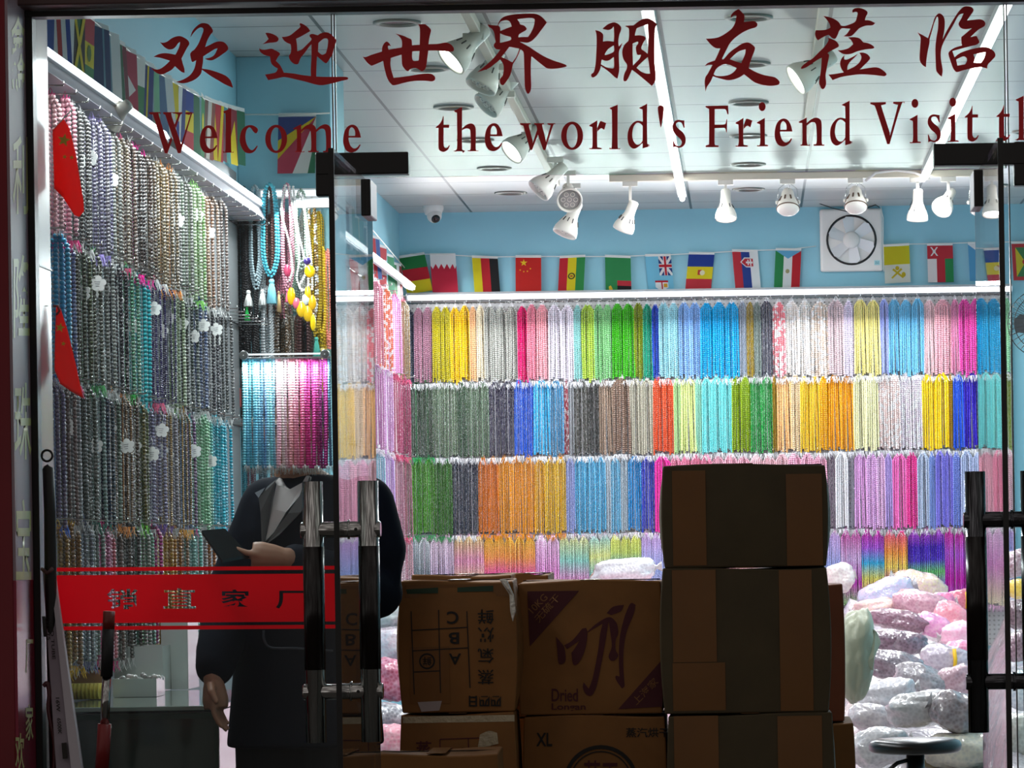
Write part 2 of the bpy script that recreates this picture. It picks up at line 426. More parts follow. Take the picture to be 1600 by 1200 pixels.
# ------------------------------------------------------------------ lettering on the glass
M_letter = mat('red_vinyl', '#c80c18', .5)
DL = D0 - .0095
HAN = {
'huan': ((235, 20), ["150,460* 200,468 260,450 330,400 400,370 470,365 540,395 595,440 607,490 580,535 545,600 515,660 487,715* 505,790 530,870 535,935* 500,930 450,895 385,835* 330,890 260,930 190,960 130,955 70,920 10,860* 60,880 120,885 180,860 250,805 305,750* 230,725 140,700 50,688* 120,650 200,632 290,635 390,655* 420,600 450,530 465,455* 430,480 395,530 350,565 290,572 230,545 185,500"],
 ["625,385* 650,300 700,230 770,175 830,160 900,175 950,225 977,290 940,340 890,430 855,535* 930,500 1010,460 1080,445 1150,460 1200,510 1215,560 1190,600 1120,650 1050,700 970,740 900,738 850,715* 930,700 1000,655 1050,555* 1000,570 920,620 825,680* 822,760 805,872* 880,882 960,900 1080,940 1180,985 1240,1040 1270,1100 1290,1165* 1270,1165 1150,1110 1050,1050 940,985 870,935 803,888* 790,950 740,1010 670,1055 560,1095 480,1098 400,1078* 480,1055 570,1010 640,950 690,860 715,740* 690,755 650,765 630,700 622,640 650,600 690,570 750,480 800,360 828,270 810,232 770,232 720,265 670,320"]),
'ying': ((395, 20), ["195,315* 250,315 320,335 380,370 403,410 380,450 320,465 250,470 150,492* 200,455 245,410* 225,370"],
 ["100,550* 130,572 200,575 290,560 350,585 410,620 422,650 400,680 360,750* 420,810 455,870 485,935* 560,940 650,950 760,970 905,988 1100,1000 1300,1000 1450,1000 1490,1020 1470,1045 1400,1060 1250,1100 1090,1130 980,1120 820,1075 650,1035 540,1010 470,1005 380,1025 240,1052* 190,965* 330,940 370,915 390,870* 330,835 285,780 268,680* 200,665 150,640 110,600"],
 ["450,375* 520,372 590,345 660,290 740,220 730,180 745,160* 800,185 860,230 897,285* 820,330 740,375 675,405* 690,500 695,600* 760,575 830,510 900,440 930,400* 930,470 880,530 800,640 750,700 715,790* 690,805 640,795 590,750 562,680 590,630 598,560 590,490* 540,470 490,435"],
 ["885,345* 930,328 1015,350* 1060,320 1140,303 1200,320 1260,370 1305,430 1290,480 1265,560 1245,640 1200,720 1150,785 1110,770 1050,720 1003,680* 995,800 990,1010* 910,1010* 905,900 915,700 915,500 915,400* 890,370", "1025,470* 1070,430 1115,400 1165,405 1175,440 1165,540 1140,630* 1090,655 1050,635 1018,605* 1022,540"]),
'shi': ((560, 20), ["65,680* 110,692 200,658 360,608 465,578 680,540 840,508 960,500 1100,490 1250,485 1360,465 1440,490 1490,550 1480,600 1400,605 1250,590 1090,590 950,597 840,605 670,655 510,705 380,755 300,790 205,830* 150,790 100,730"],
 ["365,640* 372,540 400,480 440,450 480,475 510,525* 480,512 460,530 480,600 505,700 500,800 515,900 550,1015* 650,1005 800,985 950,960 1080,948 1150,960 1195,1000 1195,1045 1150,1070 1050,1062 900,1062 750,1085 570,1130 510,1110 450,1020 410,880 385,750"],
 ["580,325* 640,340 720,365 780,395 820,410 835,450 840,600 838,700 865,750 940,745* 955,600 960,400 960,250 940,190 910,180 870,230 795,390* 785,385 850,240 900,170 980,155 1060,190 1130,260 1125,320 1100,440 1090,600 1075,720 1055,850 1020,900 980,910 940,880 900,865 850,865 810,880 775,910 740,895 690,830 678,750 675,600 680,450 640,370"]),
'jie': ((740, 20), ["220,180* 260,190 375,200* 395,145 440,85 520,45 660,22 820,12 960,15 1060,60 1145,150* 1110,200 1050,280 990,360 920,430 850,465 780,462 725,455 790,490 880,540 1000,620 1120,690 1250,745 1400,795 1452,825 1430,845 1300,870 1160,870 1080,820 980,740 905,680* 895,800 895,1000 900,1150 885,1230 850,1265 820,1230 800,1150 795,1000 790,800 780,620 730,570* 700,650 660,730 615,800* 600,870 570,980 500,1090 460,1130 420,1110 410,1040 455,980 470,880 460,800 415,730* 330,800 230,870 55,930* 180,830 280,740 370,640 415,575* 350,565 315,520 325,480 345,460* 335,400 320,310 285,250 240,220",
 "385,200* 410,150 450,125 520,115 570,145 595,215* 500,250 418,285* 412,230", "415,320* 480,350 580,375* 583,420 500,450 412,470*", "680,100* 800,85 900,80 950,100 950,160 930,240 890,320 850,378* 760,378 700,385* 710,340 760,305 820,270 825,240 790,200 730,180 710,140", "560,530* 640,545 715,560* 670,680 605,775* 530,735 435,690* 500,610"]),
'peng': ((910, 15), ["200,320* 260,335 300,360 325,400 320,500* 400,490 490,500* 495,400 490,260* 455,300 400,318 315,300* 370,250 430,215 500,200 560,225 605,275 600,330 575,400 562,500 570,575* 625,520* 600,590 570,660 572,800 575,950 548,1078* 500,1050 400,960 290,880* 270,950 220,1030 160,1060 135,1025 150,1000 180,970 205,850 215,700 222,550 220,400", "350,700 400,620 490,560* 493,650 430,690 370,710", "302,780* 360,800 420,790 490,740* 492,900 440,915 370,900 290,855*"],
 ["665,260* 700,250 800,245* 870,190 950,145 1020,135 1090,165 1170,230* 1135,290 1130,450 1125,650 1130,850 1145,1000 1135,1120 1085,1195* 1000,1120 880,1020 775,940* 740,1020 700,1100 660,1120 640,1090 655,1000 690,930 695,860 640,770 622,660 650,560 718,490* 730,400 725,300 700,275", "850,290* 940,255 1020,230* 1030,400 1028,550 1020,690* 970,650 920,605 950,520 985,460 970,420 900,400 820,405* 830,350", "785,530* 860,500 870,530 835,590 855,700 915,705* 890,770 790,875* 785,700", "845,910* 920,830 1022,740* 1040,850 1055,1000* 1000,1000 920,970"]),
'you': ((1085, 10), ["575,180* 572,140 610,90 670,50 700,48 740,90 780,140 775,245* 850,235 930,230 980,265 980,300 950,330 850,360 750,410 650,480 560,570 510,660 430,820* 460,820 550,720 640,650 730,590 800,565 860,570 940,630 940,690 905,780 870,880 850,965* 950,1020 1080,1070 1250,1105 1320,1160 1330,1200 1290,1230 1150,1240 960,1195 840,1110 775,1060* 700,1110 600,1145 500,1150 380,1120 290,1090* 250,1180 195,1260 175,1330* 160,1200 170,1110 215,1040 280,915* 220,915 165,930* 210,885 320,845* 360,760 405,655* 330,650 260,600 180,505* 280,500 380,480 490,420 580,350 630,270 655,180 650,140 610,145", "555,825* 620,760 700,700 800,670* 790,750 730,885* 650,860", "300,1060* 340,980 400,930 480,900 570,920 660,965* 620,1020 540,1070 430,1090 340,1085"]),
'li': ((1240, 10), ["465,150* 530,160 620,190 700,240 740,300* 800,305 880,280 960,240 985,180 1000,100 960,85 925,100* 920,60 970,25 1060,30 1140,70 1155,110 1130,160 1115,215* 1190,220 1275,260* 1230,295 1130,300 1030,340 980,390 920,450 860,470 780,465* 830,430 885,350* 830,345 760,340 715,380 690,440 655,500 610,500 575,470 550,445* 480,470 380,530* 345,480 335,420 350,370* 430,372 520,360 575,330* 560,270 520,210"],
 ["850,485* 950,480 1030,500 1090,560* 1150,570 1220,600 1260,640 1230,660 1130,670 1000,700 900,740 810,748 750,730 690,685* 770,680 860,650 930,590* 900,530"],
 ["530,485* 600,510 660,540 700,590 700,630 640,665 570,700 530,730* 555,760 545,830 520,960 500,1080 510,1200 490,1265 460,1292 430,1275 415,1240 400,1200 405,1120 425,1000 440,800* 380,830 290,890 200,950 130,975 115,960 150,915 230,855 300,810 400,710 490,620 545,530"],
 ["795,760* 790,820 830,830 900,800 1005,740* 950,800 880,870 845,930 840,992* 950,940 1030,870 1060,800 1045,750 1025,725* 1080,720 1150,745 1195,800 1170,850 1100,920 1035,985* 1150,965 1290,950 1380,985 1450,1050 1430,1085 1370,1085 1250,1070 1050,1060 900,1075 750,1100 610,1150* 580,1110 545,1065* 650,1055 785,1030* 745,970 725,890 745,820"]),
'lin': ((1420, 5), ["135,455* 200,490 300,545* 350,400 400,240 440,180 480,160 530,190 560,260 558,400 530,560* 600,420 700,250 780,130 860,55 950,50 1000,80 1010,120 970,180 910,270* 1000,260 1100,250 1160,265 1195,310 1180,360 1080,420 965,530* 1050,512 1080,550 1105,610* 1050,650 850,690* 825,640 820,530* 880,480 985,390* 900,405 830,395 790,360 780,310 820,240 855,160* 780,190 700,330 620,470 540,620 505,730 500,850 520,980 530,1060 515,1150* 470,1110 430,1050 420,900 415,700 430,550 455,400 460,250 440,215 400,300 360,440 325,560* 325,620 295,760 275,900 268,1000* 210,960 170,880 175,720 185,560 170,510"],
 ["620,790 650,740 720,695 850,655 900,640* 1060,650* 850,700 680,748* 715,845* 800,780 950,725 1080,695 1200,685 1270,705 1340,765 1350,830 1300,890 1235,960 1225,1020* 1130,1000 1030,1010 880,1040 760,1075 720,1055 690,1010 650,900", "740,880* 800,850 860,830 905,860 905,910 880,955* 760,975*", "1010,800* 1100,780 1200,765* 1180,850 1130,930* 1010,930* 1030,860"]),
}
def join_meshes(name, mes, m):
    mb = MB()
    for me in mes: mb.add([v.co for v in me.vertices], [tuple(p.vertices) for p in me.polygons])
    for me in mes: bpy.data.meshes.remove(me)
    return mb.mesh(name, m)
def decal(name, shapes, to3, m):
    """shapes: lists of loops (first outer, then holes)"""
    mes = []
    for i, sh in enumerate(shapes):   # strokes that cross lie a hair behind one another
        me = fill_mesh('s', [smooth_loop(l) if isinstance(l, str) else l for l in sh], to3, m)
        for v in me.vertices: v.co.y += .0004 * i if len(shapes) < 7 else 0
        mes.append(me)
    return join_meshes(name, mes, m)
hanlab = {'huan': 'first of the greeting, above the letter W', 'ying': 'second of the greeting, crossing the pane seam', 'shi': 'third of the greeting, beside the lit spot lamp', 'jie': 'fourth of the greeting, over the row of spot lamps', 'peng': 'fifth of the greeting, touching the ceiling tube', 'you': 'sixth of the greeting, above the word Friend', 'li': 'seventh of the greeting, with the grass radical', 'lin': 'last of the greeting, above the end of Visit'}
for k, v in HAN.items():
    (ox, oy), shapes = v[0], v[1:]
    o = link('brush_character', decal('brush_character', shapes, lambda x, y: P(ox + x / 10, oy + y / 10, DL), M_letter))
    tag(o, 'red brush character %s, %s' % (k, hanlab[k]), 'lettering', 'red Chinese greeting on the glass')
def ell(cx, cy, rx, ry, n=28):
    return [(cx + rx * math.cos(2 * PI * i / n), cy + ry * math.sin(2 * PI * i / n)) for i in range(n)]
LAT = { # left x, baseline y, shapes, in the drawing's own units (9.41 per picture pixel)
'W': (30, 745, [["30,145* 195,145* 195,175* 172,195 315,640* 300,750* 258,750* 95,215 75,185 30,170*"], ["235,145* 385,145* 385,165* 357,190 500,620* 490,748* 450,748* 275,215 260,185 235,170*"], ["350,505* 370,545* 300,745* 275,700*"], ["385,145* 515,145* 515,170* 485,190 420,380* 400,330* 450,200 430,170 385,165*"], ["560,145* 685,145* 685,170* 650,190 490,748* 470,700* 625,205 615,185 560,172*"]]),
'e': (775, 740, [["1035,525* 855,525* 855,560 880,640 930,685 980,670 1015,625* 1030,632* 1000,690 950,730 890,745 820,715 780,630 775,530 800,420 850,355 915,335 975,365 1015,440", "858,500* 860,430 880,385 905,375 935,400 950,450 948,500*"]]),
'l': (1115, 740, [["1115,135* 1235,85* 1235,690 1265,720 1270,740* 1115,740* 1120,715 1150,690 1150,200 1140,165*"]]),
'c': (1370, 740, [["1632,640* 1590,710 1520,745 1440,725 1385,640 1365,540 1390,420 1450,350 1530,330 1600,355 1635,400 1610,450 1570,430 1530,375 1500,365 1465,410 1450,500 1465,600 1510,680 1560,695 1620,630*"]]),
'o': (135, 740, [[ell(297, 535, 162, 208), ell(297, 538, 80, 172)]]),
'm': (550, 732, [["550,380* 665,318* 668,690 710,715 710,732* 575,732* 575,715 600,690 600,420 580,400 550,392"], ["665,400* 730,345 800,320 860,345 885,420 888,690 920,712 920,732* 770,732* 770,712 810,690 808,480 790,400 750,385 710,400 665,440*"], ["883,400* 948,345 1018,320 1078,345 1103,420 1106,690 1138,712 1138,732* 988,732* 988,712 1028,690 1026,480 1008,400 968,385 928,400 883,440*"]]),
'n': (550, 732, [["550,380* 665,318* 668,690 710,715 710,732* 575,732* 575,715 600,690 600,420 580,400 550,392"], ["665,400* 730,345 800,320 860,345 885,420 888,690 920,712 920,732* 770,732* 770,712 810,690 808,480 790,400 750,385 710,400 665,440*"]]),
't': (105, 718, [["105,360* 160,310 195,250 210,200* 217,200* 217,325* 300,325* 297,370* 217,370* 217,600 225,650 255,670 285,650 297,628* 305,640 280,690 230,722 190,720 150,690 142,620 142,372* 105,372*"]]),
'h': (370, 715, [["375,120* 490,65* 490,690 530,710 530,718* 370,718* 370,705 415,685 415,190 405,150 378,135"], ["490,380* 560,325 630,308 680,350 692,440 690,685 725,705 725,715* 575,715* 575,703 615,680 612,450 600,395 565,380 530,385 490,410*"]]),
'w': (25, 700, [["25,305* 180,305* 180,325* 155,345 212,570* 200,700* 170,700* 80,370 60,340 25,328*"], ["230,305* 375,305* 375,325* 350,345 405,565* 395,700* 365,700* 285,470 270,370 258,335 230,322*"], ["195,640* 275,400* 290,460* 200,700* 180,700*"], ["425,305* 540,305* 540,325* 505,350 395,700* 385,640* 470,350 460,335 425,322*"]]),
'r': (1045, 688, [["1045,335* 1160,265* 1162,660 1222,670 1222,688* 1048,688* 1048,672 1088,650 1088,390 1075,360 1048,350"], ["1160,375* 1200,280* 1220,275* 1290,305* 1262,405* 1215,380 1162,430*"]]),
'd': (192, 718, [["365,125* 480,65* 482,655 500,680 530,672* 530,688* 415,722* 415,195 405,150 368,132"], ["416,330* 340,315 270,350 210,440 192,560 215,670 270,722 330,712 416,640* 416,605* 380,655 330,665 285,620 262,530 280,410 325,348 370,350 416,390*"]]),
"'": (640, 718, [["640,140 650,105 685,90 720,105 728,145 715,260 688,400 678,400 655,270"]]),
's': (858, 715, [["1030,315* 1035,420* 1020,415 990,350 950,335 915,350 910,390 950,440 1010,490 1045,560 1045,640 1010,695 950,715 900,700 865,715* 858,605* 870,605 900,670 950,690 985,665 990,620 960,575 900,520 860,450 860,380 890,325 940,303 1000,312"]]),
'F': (25, 703, [["25,98* 355,92* 360,220* 345,220* 325,160 290,142 158,145* 158,372* 290,370 320,350 330,297* 340,297* 338,488* 328,488* 310,430 280,420 158,425* 158,650 180,675 215,680* 215,702* 25,704* 25,682* 65,665 75,630 75,180 65,140 25,118*"]]),
'i': (778, 691, [[ell(855, 108, 50, 65)], ["778,340* 893,275* 895,640 910,665 942,675* 942,690* 782,692* 782,675* 825,655 825,395 815,365 778,350*"]]),
'V': (848, 750, [["848,140* 1075,135* 1075,165* 1020,180 1015,215 1135,590* 1130,752* 1095,752* 930,240 890,180 848,165*"], ["1183,132* 1348,127* 1348,155* 1300,180 1130,752* 1118,690* 1245,210 1240,175 1183,158*"]]),
}
WORDS = [('W', 233.2, 239, 'Welcome', 'capital'), ('e', 312.4, 238.8, 'Welcome', 'first'), ('l', 348.5, 238.6, 'Welcome', ''), ('c', 375, 239, 'Welcome', ''), ('o', 414.3, 238.8, 'Welcome', ''), ('m', 458.4, 237.8, 'Welcome', ''), ('e', 536.3, 237.8, 'Welcome', 'final'),
 ('t', 681.2, 236.6, 'the', 'first'), ('h', 709.3, 236.2, 'the', 'first'), ('e', 757.7, 235.6, 'the', 'only'),
 ('w', 812.7, 234.4, "world's", ''), ('o', 876.7, 233.9, "world's", ''), ('r', 921, 233.1, "world's", ''), ('l', 952.4, 233.1, "world's", ''), ('d', 980.4, 231.5, "world's", ''), ("'", 1028, 231.4, "world's", ''), ('s', 1051, 231, "world's", ''),
 ('F', 1102.6, 229.8, 'Friend', 'capital'), ('r', 1149.4, 229.2, 'Friend', ''), ('i', 1182.7, 228.5, 'Friend', ''), ('e', 1210.5, 228.3, 'Friend', ''), ('n', 1248.3, 227.6, 'Friend', ''), ('d', 1297, 226.6, 'Friend', ''),
 ('V', 1360, 224.9, 'Visit', 'capital'), ('i', 1421.4, 223.5, 'Visit', 'first'), ('s', 1449.7, 222.4, 'Visit', ''), ('i', 1480.5, 221.6, 'Visit', 'second'), ('t', 1507.6, 220.5, 'Visit', 'final'),
 ('t', 1557, 219.5, 'th', 'cut-off'), ('h', 1586.8, 218.6, 'th', 'cut-off')]
for ch, x, by, word, which in WORDS:
    lx, base, shapes = LAT[ch]
    o = link('vinyl_letter', decal('vinyl_letter', shapes, lambda a, b: P(x + (a - lx) / 9.41, by + (b - base) / 9.41 - .0152 * (a - lx) / 9.41 * 0, DL), M_letter))
    nm = 'apostrophe' if ch == "'" else 'letter ' + ch
    wd = 'last cut-off word, the second the' if word == 'th' else 'word ' + word
    tag(o, ('red serif %s%s of the %s on the glass' % ((which + ' ') if which in ('capital', 'first', 'second', 'final', 'only') else '', nm, wd)), 'lettering', 'red English greeting on the glass')
# red band with cut-out characters on the side pane
M_band = thin_cloth('bright_red_vinyl', '#ff1020', .45, .45)
from mathutils.geometry import delaunay_2d_cdt
def inside(p, lp):
    c = False; n = len(lp)
    for i in range(n):
        a, b = lp[i], lp[i - 1]
        if (a[1] > p[1]) != (b[1] > p[1]) and p[0] < (b[0] - a[0]) * (p[1] - a[1]) / (b[1] - a[1]) + a[0]: c = not c
    return c
def band(name, y0, y1, chars, lab):
    outer = [(84, y0 + 2), (526, y0 - 1), (526, y1 - 1), (84, y1 + 2)]
    vs = [Vector(p) for p in outer]; es = [(0, 1), (1, 2), (2, 3), (3, 0)]; holes = []
    for c, x0, ya, x1, yb in chars:
        me = text_loops(c, .02); xs = [v.co.x for v in me.vertices]; ys = [v.co.y for v in me.vertices]
        q = [((v.co.x - min(xs)) / (max(xs) - min(xs)) * (x1 - x0) + x0, yb - (v.co.y - min(ys)) / (max(ys) - min(ys)) * (yb - ya)) for v in me.vertices]
        tris = []
        me.calc_loop_triangles()
        for t in me.loop_triangles: tris.append([q[k] for k in t.vertices])
        holes.append(((x0, x1), tris)); b = len(vs); vs += [Vector(p) for p in q]
        cnt = {}
        for p in me.polygons:
            for e in p.edge_keys: cnt[e] = cnt.get(e, 0) + 1
        es += [(b + e[0], b + e[1]) for e, k in cnt.items() if k == 1]
        bpy.data.meshes.remove(me)
    V, E_, Fc, *_ = delaunay_2d_cdt(vs, es, [], 0, 1e-4)
    mb = MB(); keep = []
    for f in Fc:
        cx, cy = sum(V[k].x for k in f) / len(f), sum(V[k].y for k in f) / len(f)
        if not inside((cx, cy), outer): continue
        if any(x[0] <= cx <= x[1] and any(inside((cx, cy), t) for t in tr) for x, tr in holes): continue
        keep.append(tuple(f))
    mb.add([P(v.x, v.y, DL) for v in V], keep)
    return tag(mb.build(name, M_band), lab, 'window decal', 'red bands across the side pane')
band('window_band', 897, 972, [('销', 167, 920, 215, 952), ('直', 255, 919, 306, 951), ('家', 345, 921, 391, 949), ('厂', 431, 923, 477, 951)], 'wide red vinyl band with four cut-out characters across the side pane')
band('window_stripe', 885, 891, [], 'thin red stripe just above the wide red band')
band('window_stripe', 977, 983, [], 'thin red stripe just below the wide red band')

# characters down the side of the entrance post
M_sign = mat('yellow_green_vinyl', '#c8ca84', .4)
def side_char(c, ya, yb, xa, xb, lab):
    # on the plane x = -1.7525, spanning picture columns xa..xb
    def to3(u, v):
        px = xa + (xb - xa) * u; py = yb + (ya - yb) * v
        k = px - CX - .0152 * (py - CY); d = -1.7525 * F / k
        return Vector((-1.7522, d - D0, CZ - (.0152 * (px - CX) + (py - CY)) * d / F))
    o = link('sign_character', text_mesh('sign_character', c, to3, M_sign, .012))
    tag(o, lab, 'lettering', 'yellow characters down the entrance post')
side_char('鑫', 24, 150, 17, 39, 'pale green topmost character on the side of the entrance post')
side_char('利', 212, 335, 20, 44, 'yellow-green character li below the topmost one on the post')
side_char('隆', 398, 528, 21, 47, 'yellow-green character long, above the one for pearl on the post')
side_char('珠', 598, 718, 23, 49, 'yellow-green character zhu for pearl, mid-height on the post')
side_char('宝', 780, 906, 25, 49, 'yellow-green character bao, lowest large one on the post')
side_char('厂', 999, 1053, 40, 52, 'small yellow factory character on the red part of the post')
side_char('家', 1100, 1157, 40, 52, 'small yellow character jia below the factory character on the post')
side_char('欢', 1145, 1203, 24, 38, 'small yellow character huan at the foot of the visible post')
# ------------------------------------------------------------------ bead hanks
M_pearl = objcolor_mat('pearl_beads', .3, .0, .5)
M_crystal = objcolor_mat('crystal_beads', .2, .0, .5, mixwhite=.14, nscale=130)
M_metalbead = objcolor_mat('plated_beads', .16, .3, .8, mixwhite=.22, nscale=90)
M_mixbead = objcolor_mat('mixed_beads', .3, .0, .6, mixwhite=.9, nscale=45)
M_thread = objcolor_mat('thread', .9, .0, .2)
LEN = .432
def strand_mesh(name, off, seed, r, pitch, m, L=LEN, nu=6, nv=4, flat=1.):
    rnd = random.Random(seed); mb = MB()
    sway = rnd.uniform(-.004, .004); ph = rnd.uniform(0, 6); yo = rnd.choice((-.006, .005)) + rnd.uniform(-.002, .002)
    z = -.015; L2 = L - rnd.uniform(0, .02)
    while z > -L2:
        t = -z / L2; s = min(1, .12 + t * 7) if t < .15 else 1
        s = s * s * (3 - 2 * s) if s < 1 else 1
        x = off * s * (1 + .10 * t) + sway * math.sin(ph + t * 2.5) * t
        y = yo * s + .004 * math.sin(ph * 2 + t * 3)
        mb.ball((x, y, z), (r, r, r * flat), nu, nv)
        z -= pitch
    return mb.mesh(name, m)
def tuft_mesh(name, seed, m, up=.018, dn=.035, w_=.030, n=26):
    rnd = random.Random(seed); mb = MB()
    for i in range(n):
        for (z0, L, sp) in ((-LEN + .006, -dn, 1), (-.018, up, .5)):
            x0 = rnd.uniform(-w_, w_) * (1 if sp == 1 else .35); dx = rnd.uniform(-.014, .014) * (1 if sp == 1 else .8); dy = rnd.uniform(-.012, .006)
            l = L * rnd.uniform(.5, 1.1)
            if sp == .5 and i > 8: continue
            p = [(x0, -.004, z0), (x0 + dx * .5, -.006 + dy * .5, z0 + l * .6), (x0 + dx, -.006 + dy, z0 + l)]
            mb.tube(p, [.0012, .0010, .0006], 3, smooth=False)
    mb.tube([(0, 0, -.012), (0, .001, -LEN * .5), (0, 0, -LEN - .002)], .0007, 3, smooth=False)
    # hanging loop over the peg
    mb.tube([(-.006, 0, -.02), (-.004, 0, .004), (0, 0, .012), (.004, 0, .004), (.006, 0, -.02)], .0011, 4)
    return mb.mesh(name, m)
def rod_len(): pass
KIND = {}
def kindset(key, r, pitch, m, L=LEN, flat=1., nu=6, nv=4, n=5, sp=.0115):
    KIND[key] = [[strand_mesh('bead_strand', (i - (n - 1) / 2) * sp, hash((key, i, k)) % 9999 + i * 7 + k, r, pitch, m, L, nu, nv, flat) for i in range(n)] for k in range(3)]
import zlib
def hash(t): return zlib.crc32(str(t).encode())
kindset('P', .0062, .0106, M_pearl, n=6, sp=.0104)            # round pearls, top row
kindset('Q', .0056, .0088, M_pearl, n=6, sp=.0102)    # smaller matt beads
kindset('C', .0055, .0082, M_crystal, flat=.8, n=6, sp=.0102)  # faceted crystal
kindset('X', .0062, .0104, M_mixbead, n=6, sp=.0104)          # mixed colours
kindset('G', .0066, .0118, M_metalbead, nu=8, nv=5, n=4, sp=.0150)   # plated beads of the side wall
kindset('L', .0072, .0135, M_pearl, nu=8, nv=5, n=4, sp=.0155)   # large pearls of the side wall
kindset('T', .0042, .0076, M_metalbead, nu=6, nv=4, n=5, sp=.0110)
GRADS = {
 'a': [(0, '#d8d8dc'), (.5, '#8f959c'), (1, '#e4e6ea')], 'b': [(0, '#efd9e6'), (.5, '#c9b3cc'), (.8, '#5b6068'), (1, '#d8c8d8')],
 'c': [(0, '#ecd98a'), (.35, '#f0a7c8'), (.7, '#f2d7a0'), (1, '#f3e59a')], 'd': [(0, '#f4c84a'), (.3, '#f7a65a'), (.55, '#f05ab0'), (1, '#f7c9a0')],
 'e': [(0, '#efd0ea'), (.5, '#e79ad6'), (1, '#f4e6c0')], 'f': [(0, '#e9e39a'), (.35, '#9fdccf'), (.6, '#e9a0d4'), (1, '#f1e7a0')],
 'g': [(0, '#9fd6d8'), (.3, '#e6ec9a'), (.6, '#7ecbd6'), (1, '#e9f0a8')], 'h': [(0, '#dfe06a'), (.25, '#cfe07a'), (.5, '#2aa8c8'), (.8, '#8fd06a'), (1, '#efe89a')],
 'i': [(0, '#e0b8ec'), (.5, '#a7b8ea'), (1, '#efc8e0')], 'j': [(0, '#c9309a'), (.4, '#e0c0ea'), (.7, '#d040c0'), (1, '#a6d690')],
 'k': [(0, '#c81f9a'), (.25, '#b060d8'), (.45, '#38b8e0'), (.65, '#e8e070'), (1, '#e060b0')], 'l': [(0, '#e83f8a'), (.3, '#f7a04a'), (.5, '#f8dc6a'), (.75, '#c838c0'), (1, '#e06ad0')],
 'm': [(0, '#c050c8'), (.25, '#4a20b8'), (.42, '#5a3ac8'), (.58, '#7ad07a'), (.78, '#a060d8'), (1, '#7ad8a0')], 'n': [(0, '#d81f9a'), (.35, '#c060d8'), (.7, '#d81fb8'), (1, '#d070e0')],
}
for k, st in GRADS.items():
    kindset('*' + k, .0056, .0088, ramp_mat('ombre_beads_' + str(list(GRADS).index(k) + 1), st), n=6, sp=.0096)
TUFT = [tuft_mesh('thread_ends', 50 + k, M_thread) for k in range(4)]
TAGM = None
def tag_mesh():
    vs = []; n = 60; mb = MB()
    for zz in (-.0006, .0006):
        for i in range(n):
            a = 2 * PI * i / n; r = .0145 + .0075 * abs(math.cos(2.5 * (a - PI / 2))) ** .55 ; vs.append((r * math.cos(a), zz, r * math.sin(a) - .05))
    fs = [tuple(range(n))[::-1], tuple(range(n, 2 * n))] + [(i, (i + 1) % n, n + (i + 1) % n, n + i) for i in range(n)]
    mb.add(vs, fs)
    mb.tube([(0, 0, -.029), (.002, .001, -.012), (0, 0, 0)], .0007, 4)
    for k in range(3):
        mb.box((-.003, -.0008, -.045 - k * .006), (.016 - k * .003, .0004, .0012), 1)
    return mb.mesh('price_tag', [mat('white_card', '#f1f0ee', .6), mat('pen_ink', '#5a5a66', .6)])
TAGM = tag_mesh()
hank_no = 0
def hank(loc, rz, kind, color, label, group, width=1., thread='#e8e8ea', height=1., tags=()):
    """one tied hank of bead strands hung from a peg"""
    global hank_no
    hank_no += 1; rnd = random.Random(hank_no)
    t = empty('bead_hank', loc, rz, label, 'beads', group)
    ms = KIND[kind][rnd.randrange(3)]; c = lin(color); Y_ = .2126 * c[0] + .7152 * c[1] + .0722 * c[2]
    k_ = (1.22, .78) if kind == 'C' else ((1.15, .72) if kind in 'GT' else (1.12, .92)); c = [max(0, (Y_ + (q - Y_) * k_[0]) * k_[1]) for q in c]
    for i, me in enumerate(ms):
        o = link('bead_strand', me, t); j = rnd.uniform(.86, 1.1)
        o.color = (min(1, c[0] * j), min(1, c[1] * j), min(1, c[2] * j), 1)
        o.scale = (width, 1, height * rnd.uniform(.97, 1.01)); o.location = (0, rnd.uniform(-.002, .002), 0)
    o = link('thread_ends', TUFT[rnd.randrange(4)], t); o.color = (*lin(thread), 1); o.scale = (width, 1, height)
    for dx, dz in tags:
        o = link('price_tag', TAGM, t); o.location = (dx, -.022, dz); o.rotation_euler = (0, rnd.uniform(-.25, .25), rnd.uniform(-.6, .6))
    return t
ORD = ['first', 'second', 'third', 'fourth', 'fifth', 'sixth', 'seventh', 'eighth', 'ninth']
used_labels = {}
def uniq(l):
    k = used_labels.get(l, 0); used_labels[l] = k + 1
    if k: print('DUP', l)
    return l
